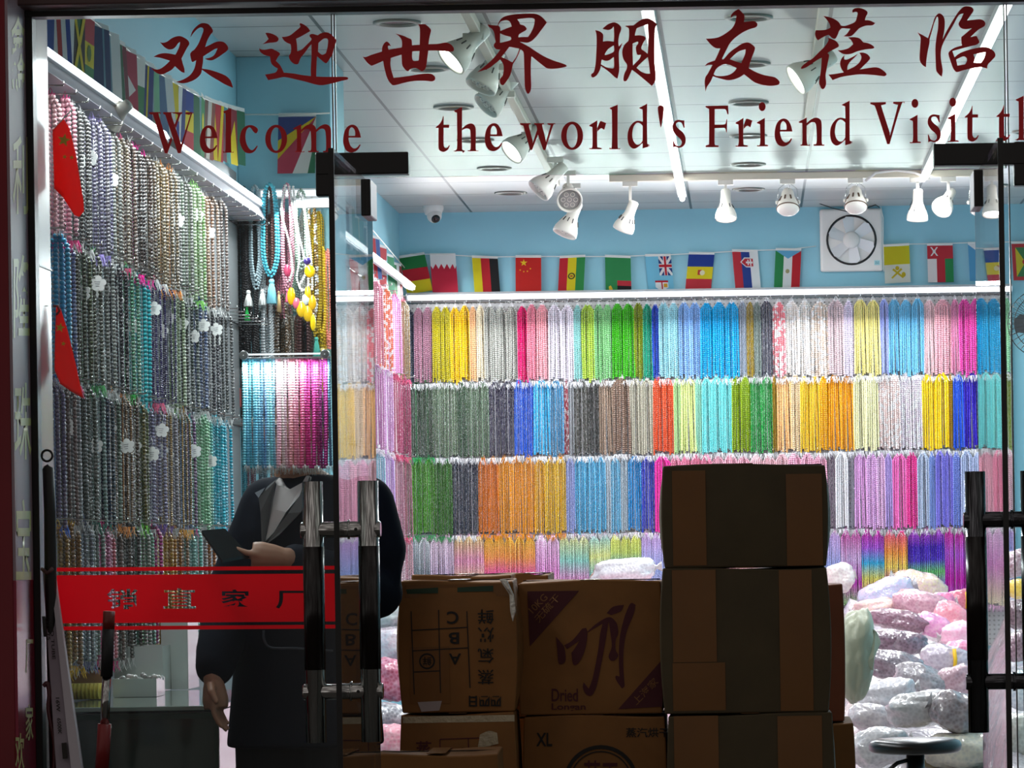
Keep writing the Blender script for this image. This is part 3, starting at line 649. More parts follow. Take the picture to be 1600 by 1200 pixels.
# back wall: rows of (x0, x1, colour, colour name, kind[, thread])
DB = YB + D0 - .06
ROWZ = [2.603, 2.195, 1.77, 1.347]
ROWN_Z = [2.468, 2.10, 1.725, 1.35]
ROWN = ['top', 'second', 'third', 'lowest']
R1 = "622 648 262a3c navy P|648 677 9a7080 mauve P|677 705 b0a43a olive-gold P|705 735 e2b82c golden P|735 746 eab98c peach P|746 758 ece0c4 cream P|758 810 a9aaa2 pearl-grey P|810 825 cf1464 magenta P|825 840 dc8496 rose P|840 858 e6a0a8 blush P|858 898 e2dce6 lilac-white P|898 910 92c6c2 dusty-teal P|910 930 a6c458 lime P|930 958 86bf84 light-green P|958 992 46a524 grass-green P|992 1006 7d8c22 moss-green P|1006 1020 2f8f72 sea-green P|1020 1031 2444ae royal-blue P|1031 1062 9ccfda pale-aqua P|1062 1096 86aee2 powder-blue P|1096 1155 2ba0d4 bright-cyan P|1155 1168 a9b6c8 silver-blue C|1168 1179 b89e30 antique-gold C|1179 1190 8a9a92 grey-green C|1190 1209 4c4c5c charcoal C|1209 1228 e88890 red-and-white X|1228 1270 eee6de ivory X|1270 1296 f0dccc shell-pink X|1296 1320 e2ccd0 pale-mauve P|1320 1336 e8dcf0 pearl-white P|1336 1376 f2e69a pale-yellow Q|1376 1390 aab4ec periwinkle Q|1390 1445 7cc0e4 sky-blue Q|1445 1463 ecc8cc soft-pink Q|1463 1488 e2a8b2 dusty-pink P|1488 1500 ee9cc0 candy-pink Q|1500 1536 e254a8 hot-pink P|1536 1582 9fd2a8 mint P"
R2 = "622 676 42523e forest-grey C green|676 714 74876f sage C|714 728 3e5a40 bottle-green C|728 763 6a8068 grey-sage C|763 803 1f1838 dark-purple C|803 833 1f64da cobalt C|833 858 55b4e4 light-blue C|858 880 4f8fb8 steel-blue C|880 887 a83444 ruby-and-white X|887 896 b8bcc0 silver C|896 921 44443e charcoal C|921 935 262622 black C|935 958 94806f taupe Q|958 983 7c6658 brown-taupe P|983 1020 b0ac9a stone-grey Q|1020 1052 de5c3c coral P|1052 1063 b8dca0 pale-green Q|1063 1086 dcea9c pale-lime Q|1086 1096 a8e0c8 mint Q|1096 1143 84dede aqua Q|1143 1172 8aa41c olive-green P|1172 1207 44a858 emerald C|1207 1213 a88838 bronze P|1213 1236 f2c088 apricot Q|1236 1250 f2d8b0 cream P|1250 1280 f6cc54 maize Q|1280 1294 f0b020 amber P|1294 1333 f0a438 light-orange Q|1333 1372 f2f0c0 pale-cream Q|1372 1406 f0d8d2 shell-pink X|1406 1440 ece0ea pearl-white X|1440 1482 ffd800 yellow Q|1482 1489 b89030 old-gold P|1489 1505 3260de royal-blue Q|1505 1530 3018b4 deep-indigo Q|1530 1538 6a3048 maroon Q|1538 1582 98a840 moss-green C"
R3 = "626 676 5c9a1c leaf-green C green|676 704 457c14 dark-green C green|704 745 333848 slate C|745 776 ea8a24 orange C orange|776 833 faae08 marigold C orange|833 849 f8c020 yellow C|849 882 f0c860 straw-yellow C orange|882 896 aab6e8 periwinkle C|896 944 74c4ea sky-blue C|944 952 dce8f0 white C|952 967 86ccee pale-blue C|967 979 d0e0e8 ice-white C|979 1000 1e92d0 azure C|1000 1021 3440ba deep-blue C|1021 1046 dc3c98 magenta Q|1046 1110 e88ca8 rose Q|1110 1170 f0b4c4 pale-rose Q|1170 1230 f0c0c8 blush Q|1230 1290 f2b6cc candy-pink P|1290 1303 6c4c6c plum T|1303 1323 f0eef0 snow-white Q|1323 1333 a8a4b8 grey-lilac T|1333 1352 e6b0e4 light-orchid Q|1352 1368 e8b8e8 pale-orchid P|1368 1381 f0c8ec pink-white P|1381 1392 ccb4f0 lavender Q|1392 1415 f47cc0 bubblegum-pink Q|1415 1431 e84c9c hot-pink P|1431 1450 b8c4da silver-blue Q|1450 1460 98aeea light-cornflower Q|1460 1487 9088e6 violet Q|1487 1499 8a9ae4 blue-violet P|1499 1537 c0cae8 silver-lilac Q|1537 1582 e8bcc4 powder-pink P"
R4 = "632 668 d0d0d4 grey-and-white *a|668 705 d8c8d4 grey-pink *b|705 752 f0c8a0 yellow-pink *c|752 800 f0a0a0 sunset *d|800 832 f09080 magenta-sunset *d|832 870 e8b0e0 lilac-pink *e|870 916 c0d8c0 pastel-rainbow *f|916 950 b0dcc8 aqua-yellow *g|950 998 90c8a0 lime-and-blue *h|998 1045 d0b8e4 lilac-blue *i|1045 1130 e0b0d8 soft-lilac *e|1130 1220 d8a0d0 pink-ombre *c|1220 1310 d090d0 violet-ombre *i|1310 1342 c060c0 magenta-green *j|1342 1378 c070c0 rainbow *k|1378 1415 e880a0 orange-magenta *l|1415 1472 8060c0 violet-and-green *m|1472 1520 d040b0 magenta-violet *n|1520 1582 b8b8d8 pale-violet *i"
def expand(row):
    out = []
    for t in row.split('|'):
        q = t.split(); out.append((float(q[0]), float(q[1]), '#' + q[2], q[3], q[4], {'green': '#3fa860', 'orange': '#f0a030'}.get(q[5] if len(q) > 5 else '', '#f0f0f2')))
    return out
for ri, row in enumerate((R1, R2, R3, R4)):
    segs = expand(row); z = ROWZ[ri]
    for si, (x0, x1, colr, nm, kd, th) in enumerate(segs):
        n = max(1, round((x1 - x0) / 17.5)); prev = segs[si - 1][3] if si else None; nxt = segs[si + 1][3] if si + 1 < len(segs) else None
        if kd[0] == '*': th = '#e8b8d8' if x0 < 1300 else '#e060c0'
        for j in range(n):
            px = x0 + (x1 - x0) * (j + .5) / n; p = P(px, 600, DB)
            wd = (x1 - x0) / n / 17.4
            loc = (p.x, YB - .05 + random.uniform(-.004, .004), z + random.uniform(-.006, .006))
            if prev is None: lab = '%s bead hank, %s row of back wall, %s from the corner' % (nm, ROWN[ri], ORD[j])
            elif n == 1: lab = '%s bead hank, %s row of back wall, beside the %s ones' % (nm, ROWN[ri], prev)
            else: lab = '%s bead hank, %s row of back wall, %s past the %s ones' % (nm, ROWN[ri], ORD[j], prev)
            hank(loc, 0, kd, colr, uniq(lab), 'bead hanks on the back wall', wd, th)
# left side wall: (picture column, colour, name, kind, thread, tags)
def sidecol(px, X=-1.795):
    return X * F / (px - CX)
S1 = "93 f2c8cc pink L e84a90|106 e8b0bc rose L e84a90|118 6a6a68 dark-grey G|129 585654 graphite G|139 777474 pewter G 0 t|149 8c86a0 grey-lilac G b0a0e0 t|158 8a848e smoke-grey G b0a0e0|167 7a7494 lavender-grey G|176 9a9e98 silver-green G 0 t|185 8c8c88 ash-grey G|194 8a7c6c brown-grey G e85a90|203 746058 umber G|212 4e4440 dark-brown G e8309a|221 443c3a espresso G e8309a|230 5a4a44 chestnut G e8309a|239 6c5c50 bronze-brown G|248 8c7c64 tan G|257 a08868 sand G e89040|266 8a7a64 khaki G e89040|275 7c7c78 stone-grey G 0 t|284 94a090 pale-sage G 0 t|293 8c8c86 steel-grey G|302 b8c8a8 pale-green G 90d070|311 9cc088 light-green G 90d070 t|320 b89a84 copper G|329 a07c68 rust-grey G 0 t|338 a89080 rose-brown G|347 80706a mocha G"
S2 = "90 5cb4dc turquoise-blue L|99 58a8d4 sky-pearl L 0 t|108 8890b8 blue-violet G|118 6c6c60 olive-grey G e86a90|127 5c6456 dark-sage G|136 687058 moss-grey G 60b070 t|146 64685c green-grey G 60b070 t|156 909894 light-ash G 0 t|165 9ca09c silver G|174 8a8c8c nickel G 0 t|183 2c2c34 black G|192 24242c jet-black G 0 t|202 5c9478 green-silver G 50c060 t|211 6a9c84 sea-green G|221 44acb4 teal-pearl L 50b8c0 t|230 3ca4ae deep-teal L 50b8c0|240 34286a dark-violet T e86a90 t|250 2c2260 purple T|260 2a2058 indigo T 0 t|270 a4b894 pale-green G 80c060 t|280 b0c0a0 celadon G|290 4c5450 dark-slate G 50a8a0 t|300 54605c green-black G 0 t|310 6878a0 slate-blue G 0 t|320 34343a black-silver G|330 44444c onyx G 0 t|340 3c3c42 gunmetal G 0 t|350 585858 iron-grey G"
S3 = "92 9890b4 violet-white G 5080e0|102 94807c brown-white G|112 9ca0a4 cloud-grey G 0 t|121 7c8684 grey-teal G 0 t|131 5c645c dark-olive G|141 64706c lichen-grey G 408070|150 88a09c misty-green G 408070 t|160 34425a navy-grey G 408070|169 3c4c58 deep-slate G|178 6c8070 green-bronze G e8a060 t|187 8c6c4c gold-brown T e8a060 t|197 3c2c28 dark-brown G|206 5c4c40 coffee G|215 6c6438 olive G 80d050 t|224 6c7448 fern G 80d050|233 8480a0 lilac-grey G 0 t|243 8c88a4 heather G 8068a8 t|252 b09060 antique-gold T 8068a8 t|262 908c94 dove-grey G 0|272 8c8490 mauve-grey G 0 t|281 8c7444 bronze T e8b050|290 84a0c4 steel-blue G|299 7c5c84 plum G e05aa0 t|308 90c8a0 pale-mint G|317 a4e0b4 mint-green G 0 t|326 88d4c8 pale-aqua G 0 t|335 50c4d8 aqua G 60c8e0|344 44bcd4 cyan G 60c8e0|354 40b0c8 turquoise G"
S4 = "92 c8a468 honey G e8c040|102 b08c60 amber-brown G e8c040|112 90745c brown G|122 9ca4b0 blue-grey G 8088b0|132 b0b8b8 pale-grey G 0 t|142 8c9894 ash G|151 c87ca0 dusty-pink G e04a90|160 e8a0b8 pink G e04a90|169 d87c88 salmon-rose G e04a90|179 8c7a74 taupe G|188 6c6460 dark-taupe G|198 54504e charcoal G|208 686868 silver-black G|217 a0a49a light-stone G 70d050|226 8cb4a0 sea-grey G 70d050|235 a83c7c magenta G e03a90|244 d8c87c straw G e8b040|254 e0b468 yellow-gold G e8b040|264 c89048 gold G|273 b07c40 bronze G e8a040|282 a88c74 beige-brown G|291 a0ccc4 pale-teal G 90b0d8|300 90ccc0 aqua-grey G|309 a8a0a0 pearl-grey G|318 c07c50 copper G|327 b09080 rose-brown G|337 5c4c48 umber G|347 8c5c7c plum G e04a90"
for ri, row in enumerate((S1, S2, S3, S4)):
    items = row.split('|')
    for i, t in enumerate(items):
        q = t.split(); px = float(q[0]); d = sidecol(px)
        th = '#' + q[4] if len(q) > 4 and q[4] != '0' else '#c8c8c8'
        tg = [(random.uniform(-.01, .025), random.uniform(-.12, -.04))] if q[-1] == 't' else []
        prev = items[i - 1].split()[2] if i else 'tiled reveal'
        lab = '%s bead hank, %s row of the flagged side wall, just past the %s%s' % (q[2], ['top', 'second', 'third', 'fourth'][ri], prev, ' one' if i else '')
        hank((-1.792 + random.uniform(-.012, .012), d - D0, ROWN_Z[ri] + random.uniform(-.008, .008)), random.uniform(-.15, .15), q[3], '#' + q[1], uniq(lab), 'bead hanks on the side wall near the glass', 1.0, th, .90, tg)
# far part of the side wall, beyond the column
FAR = [("e8506a", "coral-red X"), ("e8a0b0", "rose P"), ("e88060", "orange-white X"), ("e8a8d8", "orchid P"), ("a8906c", "gold-brown C")], [("c8c0ec", "lilac C"), ("d898c8", "pink-lilac C"), ("e8b8e8", "pale-orchid C"), ("b85878", "raspberry C"), ("a04868", "dark-rose C")], [("c0c8f0", "periwinkle C"), ("a8d8e8", "ice-blue C"), ("d0b0e8", "lavender C"), ("b88898", "rose-grey C"), ("a87888", "mauve-brown C")], [("f0c8d8", "pale-pink C"), ("e8b0b8", "blush C"), ("e0c0c8", "powder-rose C"), ("e8d0d8", "pearl-pink C"), ("d8b0b8", "dusty-rose C")]
for ri, row in enumerate(FAR):
    for i, (c_, q) in enumerate(row):
        nm, kd = q.split()
        d = 17.05 + i * .46
        hank((-1.80, d - D0, ROWZ[ri] - .01), random.uniform(-.1, .1), kd, '#' + c_, uniq('%s bead hank, %s row of the far side wall behind the open door' % (nm, ROWN[ri])), 'bead hanks on the far side wall', 1.1, '#e86a90' if i > 2 else '#f0e8f0')
# rails with pegs
def rail(name, p0, p1, pegdir, n, lab):
    mb = MB(); p0 = Vector(p0); p1 = Vector(p1); mb.tube([p0, p1], .0035, 8)
    for i in range(n):
        q = p0.lerp(p1, (i + .5) / n); mb.tube([q, q + Vector(pegdir), q + Vector(pegdir) + Vector((0, 0, .01))], .0022, 5)
    o = mb.build(name, M_chrome)
    return tag(o, lab, 'rail', 'peg rails carrying the bead hanks')
for ri in range(4):
    z = ROWZ[ri] + .012
    rail('peg_rail', (-1.85, YB - .014, z), (1.46, YB - .014, z), (0, -.04, 0), 54, 'steel peg rail carrying the %s row of hanks on the back wall' % ROWN[ri])
    rail('peg_rail', (XL + .012, .34, ROWN_Z[ri] + .004), (XL + .012, 4.48, ROWN_Z[ri] + .004), (.12, 0, 0), 24, 'steel peg rail carrying the %s row of hanks on the near side wall' % ROWN[ri])
    rail('peg_rail', (XL + .012, 5.2, z - .01), (XL + .012, 10.6, z - .01), (.09, 0, 0), 14, 'steel peg rail carrying the %s row of hanks on the far side wall' % ROWN[ri])
# white perforated board behind the hanks
def peg_mat():
    m = bpy.data.materials.new('white_perforated_board'); m.use_nodes = True; nt = m.node_tree; b = nt.nodes['Principled BSDF']; N = nt.nodes.new; L = nt.links.new
    tc = N('ShaderNodeTexCoord'); vm = N('ShaderNodeVectorMath'); vm.operation = 'SCALE'; vm.inputs['Scale'].default_value = 40; L(tc.outputs['Object'], vm.inputs[0])
    fr = N('ShaderNodeVectorMath'); fr.operation = 'FRACTION'; L(vm.outputs[0], fr.inputs[0])
    sb = N('ShaderNodeVectorMath'); sb.operation = 'SUBTRACT'; sb.inputs[1].default_value = (.5, .5, .5); L(fr.outputs[0], sb.inputs[0])
    sp = N('ShaderNodeSeparateXYZ'); L(sb.outputs[0], sp.inputs[0]); cb = N('ShaderNodeCombineXYZ'); L(sp.outputs['X'], cb.inputs[0]); L(sp.outputs['Z'], cb.inputs[2])
    ln = N('ShaderNodeVectorMath'); ln.operation = 'LENGTH'; L(cb.outputs[0], ln.inputs[0])
    lt = N('ShaderNodeMath'); lt.operation = 'LESS_THAN'; lt.inputs[1].default_value = .2; L(ln.outputs['Value'], lt.inputs[0])
    c = N('ShaderNodeMixRGB'); c.inputs[1].default_value = (*lin('#c4c2c2'), 1); c.inputs[2].default_value = (*lin('#8a8886'), 1); L(lt.outputs[0], c.inputs[0]); L(c.outputs[0], b.inputs['Base Color'])
    b.inputs['Roughness'].default_value = .5
    return m
tag(MB().box((-.2, YB - .006, 1.68), (3.32, .008, 1.96)).build('display_board', peg_mat()), 'white perforated board behind the bead rows of the back wall', 'board')
tag(MB().box((XL + .004, 2.32, 1.72), (.006, 4.25, 1.9)).build('display_board', mat('grey_board', '#6c6e70', .6)), 'grey board behind the hanks of the near side wall', 'board')
tag(MB().box((XL + .004, 7.85, 1.72), (.006, 5.5, 1.9)).build('display_board', mat('pale_board', '#c8c4c8', .5)), 'pale board behind the hanks of the far side wall', 'board')

# ------------------------------------------------------------------ lights that show
M_tube = mat('lit_tube', (1, 1, 1), emit=9.0)
M_strip = mat('lit_strip', (.93, .95, 1), emit=3.5)
M_soft = mat('soft_lit_strip', (.93, .95, 1), emit=1.1)
M_hous = mat('white_lamp_housing', '#dfe0e2', .35)
def tube_lamp(name, x, y0, y1, lab):
    t = empty(name, (x, (y0 + y1) / 2, HC), 0, lab, 'lamp', 'ceiling tube lamps')
    MB().box((0, 0, -.013), (.045, y1 - y0, .026)).build('housing', M_hous, t)
    MB().tube([(0, -(y1 - y0) / 2 + .03, -.037), (0, (y1 - y0) / 2 - .03, -.037)], .0135, 12).build('lit_tube', M_tube, t)
tube_lamp('tube_lamp', -.315, 3.0, 9.85, 'long lit ceiling tube running from the character peng towards the back wall')
tube_lamp('tube_lamp', .905, 2.9, 8.95, 'long lit ceiling tube slanting past the last character and the word Visit')
def strip(name, p0, p1, n, lab, m=M_strip):
    t = empty(name, (0, 0, 0), 0, lab, 'lamp', 'strip lamps over the bead walls')
    p0 = Vector(p0); p1 = Vector(p1); n = Vector(n).normalized(); ax = (p1 - p0).normalized(); L = (p1 - p0).length; up = n.cross(ax).normalized()
    M = Matrix((ax, n, up)).transposed().to_4x4(); M.translation = (p0 + p1) / 2
    MB().box((0, -.012, 0), (L, .024, .036), 0, M).build('housing', M_hous, t)
    MB().box((0, .004, 0), (L - .02, .008, .022), 0, M).build('lit_strip', m, t)
strip('strip_lamp', (-1.84, YB - .065, 2.642), (1.46, YB - .065, 2.642), (0, -.8, -.5), 'long lit strip above the top bead row of the back wall')
strip('strip_lamp', (XL + .095, .30, 2.555), (XL + .095, 2.3, 2.555), (.9, 0, .5), 'lit strip on the near side wall under the first flags')
strip('strip_lamp', (XL + .095, 2.5, 2.555), (XL + .095, 4.46, 2.555), (.9, 0, .5), 'lit strip on the near side wall running to the column')
strip('strip_lamp', (XL + .09, 5.1, 2.69), (XL + .09, 10.6, 2.69), (.9, 0, -.2), 'lit strip on the far side wall behind the open door')
strip('strip_lamp', (XL + .08, 4.50, 2.595), (-1.54, 4.50, 2.595), (0, -1, 0), 'short lit strip above the long necklaces on the column', M_soft)
strip('strip_lamp', (-1.66, 4.42, 2.552), (-1.50, 4.42, 2.552), (0, -1, 0), 'short stub of lit strip in front of the column edge', M_soft)
# pale sloping valance below the near strip
mb = MB(); mb.add([(XL + .008, .3, 2.533), (XL + .098, .3, 2.533), (XL + .098, 4.47, 2.533), (XL + .008, 4.47, 2.533), (XL + .008, .3, 2.490), (XL + .118, .3, 2.490), (XL + .118, 4.47, 2.490), (XL + .008, 4.47, 2.490)], [(0, 1, 2, 3), (4, 7, 6, 5), (1, 5, 6, 2), (0, 4, 5, 1), (3, 2, 6, 7), (0, 3, 7, 4)])
tag(mb.build('lamp_valance', mat('pale_lilac_valance', '#c9c4cf', .4)), 'pale lilac valance above the top hanks of the near side wall', 'valance')
# a cluster of tiny lamps per spot
M_bulb = mat('lit_bulb_face', (1, .98, .95), emit=14.0)
M_bulboff = mat('unlit_bulb_face', '#8c8a86', .2, coat=.5)
M_spot = mat('cream_lamp_plastic', '#e9e4d8', .3)
M_slot = mat('dark_slot', '#3c3a36', .6)
def spot_lamp(loc, aim, lit, lab, group, kind='par', z_top=HC - .035, sc_=1.):
    loc = Vector(loc); aim = Vector(aim).normalized()
    t = empty('spot_lamp', (loc.x, loc.y, z_top), 0, lab, 'spot lamp', group)
    base = Vector((loc.x, loc.y, z_top))
    off = loc - base
    # adapter on the track and arm
    MB().box((0, 0, -.012), (.075, .03, .024)).build('track_adapter', M_spot, t, bevel=.002)
    q = aim.to_track_quat('-Z', 'Y').to_matrix().to_4x4(); q.translation = off; q = q @ Matrix.Scale(sc_, 4)
    if kind == 'par':
        MB().box((0, 0, off.z / 2 - .012), (.014, .010, abs(off.z) - .006)).build('arm', M_spot, t, bevel=.001)
        mb = MB().lathe([(.001, .052), (.020, .052), (.024, .046), (.025, .0), (.027, -.018), (.043, -.055), (.052, -.078), (.054, -.098), (.052, -.104), (.047, -.100), (.045, -.08)], 28, 0, q)
        for k in range(12):
            a = 2 * PI * k / 12
            if k % 4 == 3: continue
            M = q @ Matrix.Rotation(a, 4, 'Z') @ Matrix.Translation((.0385, 0, -.042)) @ Matrix.Rotation(math.radians(-24), 4, 'Y')
            mb.box((0, 0, 0), (.004, .0035, .022), 1, M)
        mb.build('lamp_shade', [M_spot, M_slot], t)
        mb = MB().lathe([(.0005, -.089), (.030, -.091), (.047, -.086)], 24, 0, q)
        if not lit:
            for k in range(7):
                rr = 0 if k == 6 else .026; mb.lathe([(.010, -.0905), (.009, -.094), (.0075, -.0905)], 12, 1, q @ Matrix.Translation((rr * math.cos(k * PI / 3), rr * math.sin(k * PI / 3), 0)))
        mb.build('bulb_face', [M_bulb if lit else M_bulboff, M_spot], t)
    else:
        mb = MB()
        for s in (-1, 1): mb.tube([(s * .012, 0, -.02), (s * .045, 0, off.z * .45), (s * .05, 0, off.z * .9), (s * .048, 0, off.z)], .0016, 6)
        mb.tube([(0, 0, -.02), (.01, 0, off.z * .3), (.002, -.005, off.z * .6)], .0014, 6)
        mb.build('wire_yoke', M_chrome, t)
        mb = MB().lathe([(.001, .062), (.022, .060), (.030, .045), (.034, .02), (.050, -.02), (.056, -.045), (.054, -.055), (.045, -.066), (.02, -.072), (.001, -.073)], 26, 0, q)
        for s in (-1, 1): mb.lathe([(.001, 0), (.009, 0), (.009, .012), (.001, .014)], 10, 0, Matrix.Translation(off + Vector((s * .048, 0, -.01))) @ Matrix.Rotation(s * PI / 2, 4, 'Y'))
        for k in range(3):
            mb.box((0, -.046, -.015 - k * .014), (.03 - .004 * k, .02, .004), 1, q)
        for k in range(10):
            if k % 5 == 4: continue
            mb.box((0, 0, 0), (.0045, .008, .030), 1, q @ Matrix.Rotation(2 * PI * k / 10, 4, 'Z') @ Matrix.Translation((.0445, 0, -.005)) @ Matrix.Rotation(math.radians(-22), 4, 'Y'))
        mb.tube([(.0565 * math.cos(2 * PI * k / 28), .0565 * math.sin(2 * PI * k / 28), -.048) for k in range(28)], .003, 6, 1, M=q, closed=True)
        for a in (0, 2.1, 4.2): mb.ball((.0 + .008 * math.sin(a), -.031, .035 - .008 * a / 2), .004, 6, 4, 1, q)
        mb.build('lamp_shade', [M_spot, mat('bronze_vent', '#6a5240', .35, metal=.5)], t)
    if lit:
        l = bpy.data.lights.new('spot_light', 'SPOT'); l.energy = 14; l.spot_size = 1.2; l.spot_blend = .6; l.shadow_soft_size = .03; l.color = (1, .97, .92)
        o = link('spot_light', l, t); o.matrix_local = q @ Matrix.Translation((0, 0, -.11))
    return t
DT = 17.75   # the cross track
LA = [((985, 330), (-.35, .25, -.8), 0, 'par', 'unlit spot lamp above the flag of Zambia, first on the cross track'),
 ((1134, 312), (0, -.30, -1), 1, 'par', 'lit spot lamp pointing straight down above the flags of Andorra and Slovakia'),
 ((1231, 313), (0, -.5, -1), 0, 'yoke', 'unlit wire-yoked lamp above the flag with the blue triangle'),
 ((1337, 310), (0, -.5, -1), 0, 'yoke', 'unlit wire-yoked lamp hanging in front of the square wall fan'),
 ((1434, 312), (-.02, .3, -1), 0, 'par', 'unlit spot lamp just beside the square wall fan'),
 ((1482, 308), (-.45, -.8, -.75), 1, 'par', 'lit spot lamp above the red, white and green flag of Oman'),
 ((1530, 313), (.25, -.4, -1), 0, 'yoke', 'last unlit wire-yoked lamp of the cross track, against the open door')]
for (px, py), aim, lit, kd, lab in LA:
    spot_lamp(P(px, py, DT), aim, lit, lab, 'lamps on the cross track', kd)
LB = [((740, 62), 12.6, (-.75, -.35, -.75), 1, 'lit spot lamp touching the third brush character'), ((772, 95), 13.4, (-.4, -.2, -.8), 0, 'unlit spot lamp half behind the fourth brush character'),
 ((790, 135), 14.2, (-.7, -.3, -.75), 0, 'unlit spot lamp above the word the, below the fourth brush character'), ((828, 213), 15.6, (-.75, -.45, -.7), 1, 'lit spot lamp just below the letter w of world'),
 ((868, 272), 16.6, (-.7, -.25, -.7), 0, 'unlit spot lamp straddling the bottom edge of the transom'), ((888, 300), 17.2, (.1, -1, -.5), 0, 'unlit spot lamp showing its honeycomb face above the flag of Bolivia'), ((896, 333), 17.8, (-.35, -.15, -.8), 0, 'lowest unlit spot lamp above the flag of Bolivia, under the honeycomb one')]
for (px, py), d, aim, lit, lab in LB: spot_lamp(P(px, py, d), aim, lit, lab, 'lamps on the track over the boxes', 'par', sc_=1.15)
spot_lamp(P(1283, 100, 13.4), (-.85, -.2, -.55), 1, 'lit spot lamp behind the seventh brush character', 'lamps on the short track', 'par', sc_=1.15)
def track(p0, p1, lab):
    p0 = Vector(p0); p1 = Vector(p1); mb = MB(); c = (p0 + p1) / 2; d = p1 - p0
    mb.box(c, (max(abs(d.x), .034), max(abs(d.y), .034), .034))
    return tag(mb.build('lamp_track', mat('cream_track', '#d8d0bc', .4), bevel=.003), lab, 'lamp track', 'ceiling lamp tracks')
yT = DT - D0
track((-.66, yT, HC - .018), (1.25, yT, HC - .018), 'cream lamp track across the ceiling, carrying the lamps above the back wall flags')
track((-.93, 3.0, HC - .018), (-.93, 9.1, HC - .018), 'cream lamp track running into depth behind the fourth brush character')
track((.285, 3.0, HC - .018), (.285, 7.5, HC - .018), 'cream lamp track running into depth behind the seventh brush character')
# looping white cable by the tube
tag(MB().tube([P(1352, 283, 17.7), P(1368, 270, 17.7), P(1400, 266, 17.7), P(1430, 270, 17.7), P(1453, 280, 17.7)], .007, 8).build('cable', M_white), 'cream cable looping from the lamp track to the ceiling tube', 'cable')
# small clip lamps above the side wall
def clip_lamp(px, py, d, lab):
    p = P(px, py, d); t = empty('clip_lamp', p, 0, lab, 'lamp', 'clip lamps on the side wall valance')
    MB().lathe([(.001, .03), (.016, .03), (.02, 0), (.042, -.05), (.04, -.052), (.001, -.035)], 20, 0, RT((0, 0, 0), math.radians(20), math.radians(55))).build('lamp_shade', M_spot, t)
    MB().tube([(0, 0, .02), (-.04, .01, .03), (-.055, .02, .0)], .006, 6).build('clip_arm', M_spot, t)
clip_lamp(190, 172, 10.2, 'white clip lamp on the valance above the pink-topped hanks')
# recessed downlights
def downlight(x, y, lab):
    t = empty('downlight', (x, y, HC), 0, lab, 'ceiling light', 'recessed ceiling lights')
    MB().lathe([(.085, -.0), (.085, -.006), (.066, -.009), (.062, -.001)], 28).build('trim_ring', mat('dull_steel', '#77756e', .35, metal=.7), t)
    MB().lathe([(.063, -.0015), (.0005, -.0015)], 24).build('lens', mat('dark_lens', '#3a3a36', .2), t)
k = 0
for x, nm in ((-1.2, 'over the word the'), (.03, 'over the word Friend'), (1.3, 'by the cut-off last word')):
    for i, y in enumerate((3.72, 4.92, 6.12, 7.32, 8.52, 9.72)):
        downlight(x, y, 'unlit recessed light, %s of its row %s, counted from the street' % (ORD[i], nm))
# ceiling camera
p = P(677, 327, 19.2); t = empty('security_camera', p, 0, 'white dome security camera under the ceiling in the back corner', 'camera')
MB().lathe([(.055, .02), (.056, 0), (.05, -.012), (.044, -.03), (.001, -.03)], 28).build('base', M_white, t)
MB().ball((.006, -.015, -.035), .040, 24, 16).build('camera_ball', M_white, t)
MB().lathe([(.022, -.030), (.024, -.038), (.018, -.043), (.001, -.044)], 20, 0, RT((.006, -.015, -.035), math.radians(-55), 0, math.radians(20))).build('lens', mat('black_glass', '#050505', .05), t)
# square exhaust fan
p = P(1330.5, 374.5, DB); t = empty('exhaust_fan', (p.x, YB, p.z), 0, 'white square exhaust fan with a black ring high on the blue back wall', 'fan')
MB().box((0, -.02, 0), (.342, .04, .342)).build('fan_panel', M_white, t, bevel=.014, seg=3)
ring = [(.132 * math.cos(2 * PI * i / 40), -.042, .132 * math.sin(2 * PI * i / 40)) for i in range(40)]
MB().tube(ring, .006, 8, closed=True).build('fan_ring', M_black, t)
mb = MB()
for k in range(6):
    A = Matrix.Rotation(2 * PI * k / 6, 4, 'Y') @ Matrix.Translation((0, -.045, .078)) @ Matrix.Rotation(math.radians(18), 4, 'Z')
    mb.add([(-.030, 0, -.05), (.030, 0, -.05), (.058, .0, .03), (.030, 0, .048), (-.03, 0, .048), (-.05, 0, .03)], [(0, 1, 2, 3, 4, 5)], 0, False, A)
o = mb.build('fan_blades', mat('translucent_white_plastic', '#e2e4e4', .4), t)
so = o.modifiers.new('thick', 'SOLIDIFY'); so.thickness = .003
MB().lathe([(.001, .012), (.035, .012), (.046, .004), (.046, -.01)], 28, 0, RT((0, -.05, 0), PI / 2)).build('fan_hub', M_white, t)
me = text_mesh('maker_label', 'ZiZ', lambda u, v: Vector((.127 + .022 * u, -.0415, -.132 + .012 * v)), mat('teal_ink', '#2c7c8c', .5), .01); link('maker_label', me, t)
MB().box((.138, -.0405, -.126), (.03, .001, .026)).build('label_plate', mat('pale_teal_label', '#a8d8dc', .5), t)
tag(MB().tube([P(1376, 322, 19.5), P(1380, 340, 19.5), P(1380, 380, 19.5), P(1381, 424, 19.5)], .0022, 6).build('power_cord', M_white), 'thin white cord hanging beside the square exhaust fan', 'cord')
tag(MB().tube([P(1280, 318, 19.4), P(1300, 325, 19.4), P(1325, 331, 19.4), P(1352, 326, 19.4), P(1368, 320, 19.4), P(1374, 324, 19.4)], .0026, 6).build('loose_wire', M_black), 'loose black wire sagging along the ceiling above the exhaust fan', 'wire')
